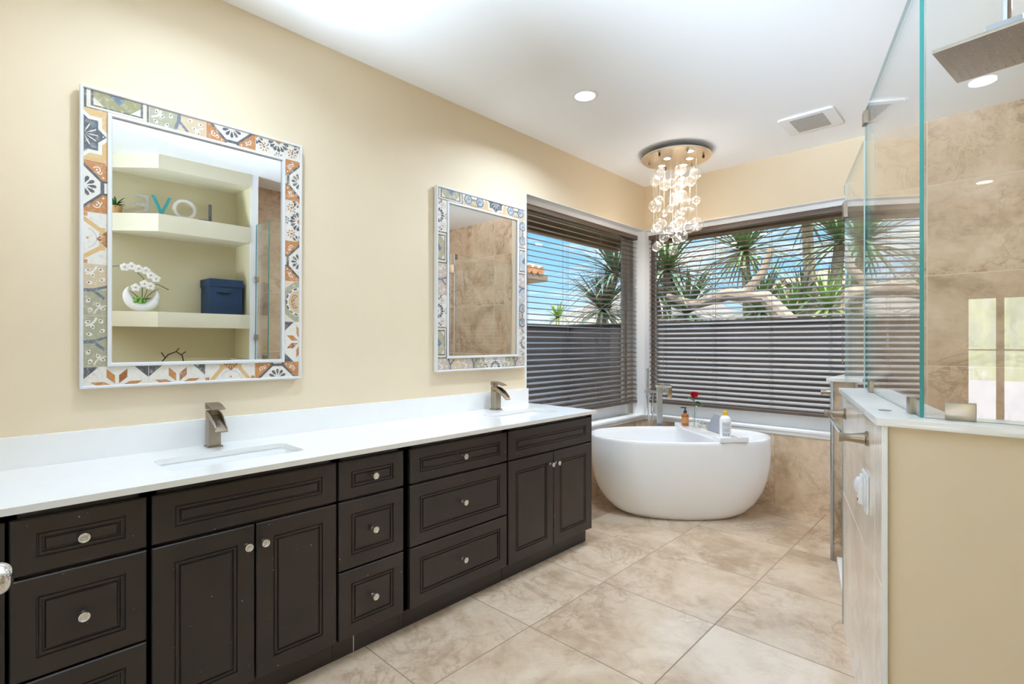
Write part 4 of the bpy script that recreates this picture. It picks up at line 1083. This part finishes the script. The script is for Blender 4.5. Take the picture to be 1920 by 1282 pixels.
mb = MB(); mb.lathe([(0, 0.002), (0.004, 0.002), (0.005, 0)], black_m, om @ Vector((-0.018, 0.0222, -0.034)), (out_.x, out_.y, 0), 14); mb.build('sensor', t)

# ================================================================== shelves opposite (seen in the mirror)
NX, NY0, NY1 = 2.57, 1.03, 1.734
NB = XR
shelf_poly = [(NX, NY1), (NX, NY0), (NB, NY0 - (NB - NX) * 0.951), (NB, NY1)]
cream_gloss = principled('cream_shelf_paint', srgb(224, 217, 192), 0.5)
mb = MB(); mb.prism(shelf_poly, 2.635, CH, cream_gloss, bev=0.002); struct(mb.build('trim_9'), 'cream header above the shelves', 'trim')
for z0, z1, lab in ((2.127, 2.27, 'thick cream shelf carrying the wooden letters'), (1.352, 1.476, 'thick cream shelf carrying orchid and blue box'), (0.80, 0.93, 'lowest cream shelf carrying the metal branch ornament')):
    mb = MB(); mb.prism(shelf_poly, z0, z1, cream_gloss, bev=0.002); tag(mb.build('wall_shelf', loc=(2.73, 1.4, z0)), lab, 'shelf', 'cream wall shelves')
def letter(ch_, y, x, m, label, z=2.2705):
    cu = bpy.data.curves.new('letter', 'FONT'); cu.body = ch_; cu.size = 0.235; cu.extrude = 0.009; cu.align_x = 'CENTER'
    tmp = bpy.data.objects.new('tmp', cu); COL.objects.link(tmp)
    dg_ = bpy.context.evaluated_depsgraph_get(); me = bpy.data.meshes.new_from_object(tmp.evaluated_get(dg_)); bpy.data.objects.remove(tmp)
    me.name = 'letter'; me.materials.clear(); me.materials.append(m)
    zmin = min(v.co.y for v in me.vertices)
    me.transform(Matrix(((0, 0, 1, 0), (-1, 0, 0, 0), (0, 1, 0, -zmin), (0, 0, 0, 1))) if False else Matrix(((0, 0, -1, 0), (-1, 0, 0, 0), (0, 1, 0, -zmin), (0, 0, 0, 1))))
    o = bpy.data.objects.new('wooden_letter', me); COL.objects.link(o); o.location = (x, y, z)
    return tag(o, label, 'letter', 'letters on the shelf')
letter('L', 1.40, 2.66, worn('weathered_dark', srgb(96, 95, 94), srgb(150, 146, 140)), 'dark weathered letter L on the shelf in the mirror')
letter('O', 1.235, 2.66, worn('weathered_white', srgb(214, 210, 204)), 'whitewashed letter O on the shelf in the mirror')
letter('V', 1.075, 2.68, worn('weathered_teal', srgb(40, 150, 150), srgb(90, 160, 160)), 'teal letter V on the shelf in the mirror')
letter('E', 0.955, 2.74, worn('weathered_grey', srgb(172, 166, 158)), 'grey weathered letter E on the shelf in the mirror')
# blue storage box
navy = principled('navy_fabric', srgb(28, 52, 84), 0.75, bump=0.2, bscale=400)
t = thing('storage_box', 'navy blue lidded storage box on the shelf in the mirror', 'box', (2.80, 1.545, 1.477))
mb = MB(); mb.box(2.66, 2.93, 1.435, 1.70, 1.4765, 1.72, navy, bev=0.004); mb.build('box_body', t)
mb = MB(); mb.box(2.655, 2.935, 1.43, 1.705, 1.72, 1.79, navy, bev=0.004); mb.build('lid', t)
mb = MB(); mb.tube([(2.66, 1.49, 1.675), (2.645, 1.505, 1.67), (2.64, 1.545, 1.665), (2.645, 1.585, 1.67), (2.66, 1.60, 1.675)], 0.008, black_m, 8); mb.build('handle', t)
# orchid in a crescent pot
oc = Vector((2.74, 0.955, 1.477))
t = thing('orchid', 'white orchid in a crescent shaped white pot on the shelf in the mirror', 'plant', oc)
mb = MB(); pts = []; rad = []
for i in range(25):
    a = math.radians(165 + 225 * i / 24); pts.append(oc + Vector((0, -0.105 * math.cos(a), 0.145 + 0.105 * math.sin(a)))); rad.append(0.004 + 0.040 * math.sin(PI * i / 24) ** 0.8)
mb.tube(pts, 0.03, porcelain, 16, rad); mb.build('pot', t)
gl_m = principled('orchid_leaf', srgb(52, 104, 44), 0.4, var=0.2, vscale=20); pet_m = principled('orchid_petal', srgb(246, 242, 236), 0.5); moss_m = principled('green_succulent', srgb(120, 170, 70), 0.6)
def bladepath(mb, base, d, up, L, w, droop, m, n=8):
    rows = []; d = Vector(d).normalized(); sd_ = d.cross(Vector((0, 0, 1))); sd_.normalize()
    for i in range(n + 1):
        v = i / n; c_ = Vector(base) + d * (L * v * 0.6) + Vector((0, 0, up * L * v - droop * L * v * v)); wv = w * math.sin(PI * min(1, 0.12 + 0.88 * v)) ** 0.7 if v < 1 else 0.0005
        rows.append([tuple(c_ - sd_ * wv + Vector((0, 0, wv * .4))), tuple(c_), tuple(c_ + sd_ * wv + Vector((0, 0, wv * .4)))])
    mb.strip(rows, m)
for d, up, L, w in (((0, 1, 0), 0.9, 0.2, 0.018), ((-.4, -1, 0), 0.5, 0.13, 0.024), ((-.5, .8, 0), 0.6, 0.12, 0.022), ((.3, -.7, 0), 0.9, 0.15, 0.018)):
    mb = MB(); bladepath(mb, oc + Vector((0, 0, 0.07)), d, up, L, w, 0.25, gl_m); mb.build('leaf', t)
st1 = [oc + Vector((0, 0, 0.06)), oc + Vector((-0.01, 0.0, 0.18)), oc + Vector((-0.01, 0.01, 0.27)), oc + Vector((-0.02, -0.05, 0.33)), oc + Vector((-0.02, -0.13, 0.36)), oc + Vector((-0.02, -0.22, 0.345))]
st2 = [oc + Vector((0, 0, 0.06)), oc + Vector((-0.02, 0.02, 0.14)), oc + Vector((-0.03, 0.04, 0.22)), oc + Vector((-0.03, 0.10, 0.23)), oc + Vector((-0.03, 0.18, 0.19))]
for st in (st1, st2): mb = MB(); mb.tube(st, 0.003, gl_m, 6); mb.build('stem', t)
for dx, dy, dz in ((-.03, .055, .30), (-.03, .02, .335), (-.03, -.03, .345), (-.03, -.075, .36), (-.03, -.12, .35), (-.04, .05, .21), (-.04, 0.01, .225), (-.04, -.05, .19), (-.03, .09, .275)):
    mb = MB(); c_ = oc + Vector((dx, dy, dz))
    for i in range(5):
        a = 2 * PI * i / 5 + 0.3; ctr = c_ + Vector((0, 0.018 * math.cos(a), 0.018 * math.sin(a))); mb.sphere(ctr, 0.017, pet_m, 10, 7, (0.25, 1, 0.9))
    mb.sphere(c_ + Vector((-0.006, 0, 0)), 0.005, bronze_gold, 8, 6); mb.build('flower', t)
mb = MB()
for i in range(16): mb.sphere(oc + Vector((-0.03 + random.uniform(-.02, .02), -0.02 + random.uniform(-.04, .04), 0.085 + random.uniform(-.01, .02))), 0.014, moss_m, 8, 6)
mb.build('succulent', t)
# metal branch ornament
t = thing('branch_ornament', 'dark metal branch ornament on the lowest shelf in the mirror', 'ornament', (2.70, 1.16, 0.931))
mb = MB(); o_ = Vector((2.70, 1.16, 0.93))
mb.tube([o_ + Vector((0, -0.12, 0.01)), o_ + Vector((0, -0.08, 0.12)), o_ + Vector((0, -0.03, 0.19)), o_ + Vector((0, 0.03, 0.215)), o_ + Vector((0, 0.075, 0.18)), o_ + Vector((0, 0.085, 0.12)), o_ + Vector((0, 0.08, 0.0))], 0.005, black_m, 8); mb.build('branch', t)
mb = MB()
for a_, b_ in (((-.05, .165), (-.08, .21)), ((.03, .215), (.05, .245)), ((.07, .19), (.10, .215)), ((-.09, .09), (-.14, .1))):
    mb.tube([o_ + Vector((0, a_[0], a_[1])), o_ + Vector((-0.01, b_[0], b_[1]))], 0.004, black_m, 6)
mb.build('twig', t)
# trailing plant at the end of the letter shelf
t = thing('trailing_plant', 'small green trailing plant on the letter shelf in the mirror', 'plant', (2.86, 0.80, 2.2705))
mb = MB(); mb.lathe([(0, 0), (0.035, 0), (0.045, 0.06), (0.04, 0.06), (0, 0.055)], principled('wood_pot', srgb(196, 150, 96), 0.6), (2.86, 0.80, 2.2705), seg=20); mb.build('pot', t)
mb = MB()
for i in range(40):
    a = random.uniform(0, 2 * PI); bladepath(mb, (2.86, 0.80, 2.325), (math.cos(a), math.sin(a), 0), random.uniform(0.3, 1.2), random.uniform(0.06, 0.13), 0.008, 0.5, gl_m, 5)
mb.build('foliage', t)

# ================================================================== outside
mb = MB(); mb.box(-60, 40, -40, 80, -0.35, -0.15, ground_m); struct(mb.build('ground'), 'pale garden ground outside the windows', 'ground')
mb = MB(); mb.box(-2.65, -2.5, -8, 6.65, -0.15, 1.535, fence_m); mb.box(-2.5, 14, 6.5, 6.65, -0.15, 1.545, fence_m)
mb.box(-2.68, -2.47, -8, 6.68, 1.535, 1.56, fence_m); mb.box(-2.5, 14, 6.47, 6.68, 1.545, 1.568, fence_m)
tag(mb.build('garden_wall', loc=(-2.5, 6.5, -0.15)), 'dark stucco garden wall outside behind the blinds', 'wall', kind='structure')
mb = MB()
mb.box(-0.95, -0.22, -6, YB + 0.95, 2.47, 2.56, eave_m); mb.box(-0.95, -0.85, -6, YB + 0.95, 2.37, 2.56, eave_m)
mb.box(-0.22, 6, YB + 0.22, YB + 0.95, 2.47, 2.56, eave_m); mb.box(-0.85, 6, YB + 0.85, YB + 0.95, 2.38, 2.56, eave_m)
struct(mb.build('roof_eave'), 'brown stucco roof eave outside above the windows', 'eave')

def dracaena(name, label, base, heads, trunk_r, L, n, mat, group='spiky garden trees', w=0.028):
    bx_, by_ = base
    t = thing(name, label, 'tree', (bx_, by_, -0.15), group)
    mb = MB()
    for h in heads:
        h = Vector(h); b0 = Vector((bx_, by_, -0.15)); mid_ = b0.lerp(h, 0.55) + Vector((random.uniform(-.12, .12), random.uniform(-.12, .12), 0))
        pts = []
        for i in range(9):
            v = i / 8; pts.append(b0 * (1 - v) ** 2 + mid_ * 2 * v * (1 - v) + h * v * v)
        mb.tube(pts, trunk_r, bark_m, 10, [trunk_r * (1.15 - 0.45 * i / 8) * (1 + 0.08 * random.uniform(-1, 1)) for i in range(9)])
    mb.build('trunk', t)
    mb = MB()
    for h in heads:
        for i in range(n):
            a = random.uniform(0, 2 * PI); el = random.uniform(-0.35, 1.35); l_ = L * random.uniform(0.7, 1.1)
            d = Vector((math.cos(a) * math.cos(el), math.sin(a) * math.cos(el), math.sin(el)))
            sd_ = d.cross(Vector((0, 0, 1)));  sd_.normalize(); rows = []
            dr_ = random.uniform(0.1, 0.4) * l_
            for q_ in range(6):
                v = q_ / 5; c_ = Vector(h) + d * l_ * v + Vector((0, 0, -dr_ * v * v)); wv = w * (1 - v) ** 0.6 * min(1, 0.5 + 2 * v) + 0.001
                rows.append([tuple(c_ - sd_ * wv), tuple(c_ + sd_ * wv)])
            mb.strip(rows, mat)
    mb.build('crown', t)
    return t
dracaena('spiky_tree', 'grey green spiky tree seen through the window beside the vanity', (-2.9, 7.6), [(-2.55, 7.5, 1.85), (-2.35, 7.6, 2.45)], 0.09, 1.15, 150, blade_g)
dracaena('spiky_tree', 'dark green spiky tree behind the bathtub window, closest to the window corner', (-1.5, 7.9), [(-1.45, 7.7, 2.45), (-1.2, 7.9, 1.75), (-1.85, 8.0, 2.2)], 0.08, 1.15, 150, blade_m)
dracaena('spiky_tree', 'broad crowned spiky tree in the middle of the bathtub window', (-0.6, 9.2), [(-0.73, 9.1, 2.85), (-0.35, 8.7, 1.75)], 0.1, 1.25, 190, blade_m)
dracaena('spiky_tree', 'tall spiky tree reaching above the eave behind the bathtub window', (0.0, 10.4), [(-0.07, 10.3, 3.5), (-0.1, 10.2, 2.0)], 0.12, 1.0, 120, blade_g)
dracaena('spiky_tree', 'spiky tree with upright tan trunk behind the bathtub window, by the pull cord', (0.47, 9.2), [(0.63, 9.3, 2.85), (0.95, 9.5, 2.2)], 0.11, 1.0, 130, blade_m)
dracaena('spiky_tree', 'low yellow green spiky tree beside the shower glass, outside', (0.75, 8.3), [(0.7, 8.2, 1.75), (0.2, 8.3, 1.65)], 0.08, 0.8, 90, blade_y)
t = thing('fallen_trunk', 'pale leaning trunk among the spiky trees behind the garden wall', 'tree trunk', (0.4, 7.2, -0.15))
mb = MB(); mb.tube([(0.9, 7.4, 0.1), (0.55, 7.45, 1.4), (0.1, 7.5, 1.9), (-0.4, 7.5, 1.98), (-0.9, 7.45, 1.85), (-1.3, 7.4, 2.0)], 0.1, bark_m, 10, [0.13, 0.12, 0.10, 0.09, 0.075, 0.05])
mb.tube([(-0.2, 7.5, 1.95), (0.05, 7.55, 2.25), (0.15, 7.6, 2.6)], 0.06, bark_m, 10, [0.07, 0.055, 0.04]); mb.build('trunk', t)
# small palm and far roofs through the window beside the vanity
dracaena('palm_tree', 'small bright green palm in front of the grey roof', (-11.0, 16.9), [(-11.0, 16.9, 2.35)], 0.1, 0.9, 60, blade_y, None, 0.06)
dracaena('palm_tree', 'low yellow green palm at the edge of the window beside the vanity', (-8.0, 11.1), [(-8.0, 11.1, 1.75)], 0.1, 0.7, 50, blade_y, None, 0.05)
t = thing('neighbour_house', 'neighbouring house with grey hip roof beyond the garden wall', 'house', (-12, 26.8, -0.15))
mb = MB(); mb.box(-16.7, -7.6, 23.2, 30.4, -0.15, 2.05, stucco_tan); mb.build('house_wall', t)
mb = MB()
b4 = [(-17.3, 22.6, 2.05), (-7, 22.6, 2.05), (-7, 31, 2.05), (-17.3, 31, 2.05)]; r4 = [(-14.4, 26.8, 4.45), (-9.9, 26.8, 4.45)]
for f in ([b4[0], b4[1], r4[1], r4[0]], [b4[1], b4[2], r4[1]], [b4[2], b4[3], r4[0], r4[1]], [b4[3], b4[0], r4[0]], b4[::-1]): mb.face(f, roof_m)
mb.build('roof', t, recalc=True)
t = thing('neighbour_house', 'corner of a terracotta tiled roof at the edge of the window beside the vanity', 'house', (-7.5, 7.5, -0.15))
mb = MB(); mb.box(-9.5, -6.4, 5.0, 9.3, -0.15, 2.86, stucco_tan); mb.build('house_wall', t)
mb = MB(); mb.box(-9.9, -6.0, 4.6, 10.2, 2.86, 3.02, eave_m); mb.build('fascia', t)
mb = MB()
for i in range(22):
    yy = 4.85 + i * 0.24; mb.cyl((-5.95, yy, 3.10), (-8.0, yy, 3.66), 0.12, terra_m, seg=10)
mb.build('roof', t)
t = thing('neighbour_house', 'tan house with pale terracotta roof behind the spiky trees', 'house', (3, 22, -0.15))
mb = MB(); mb.box(-4, 16, 20, 28, -0.15, 3.3, stucco_tan); mb.build('house_wall', t)
mb = MB(); mb.strip([[(-4.6, 19.4, 3.2), (16.6, 19.4, 3.2)], [(-2, 24, 4.4), (14, 24, 4.4)], [(-4.6, 28.6, 3.2), (16.6, 28.6, 3.2)]], terra_m); mb.build('roof', t)
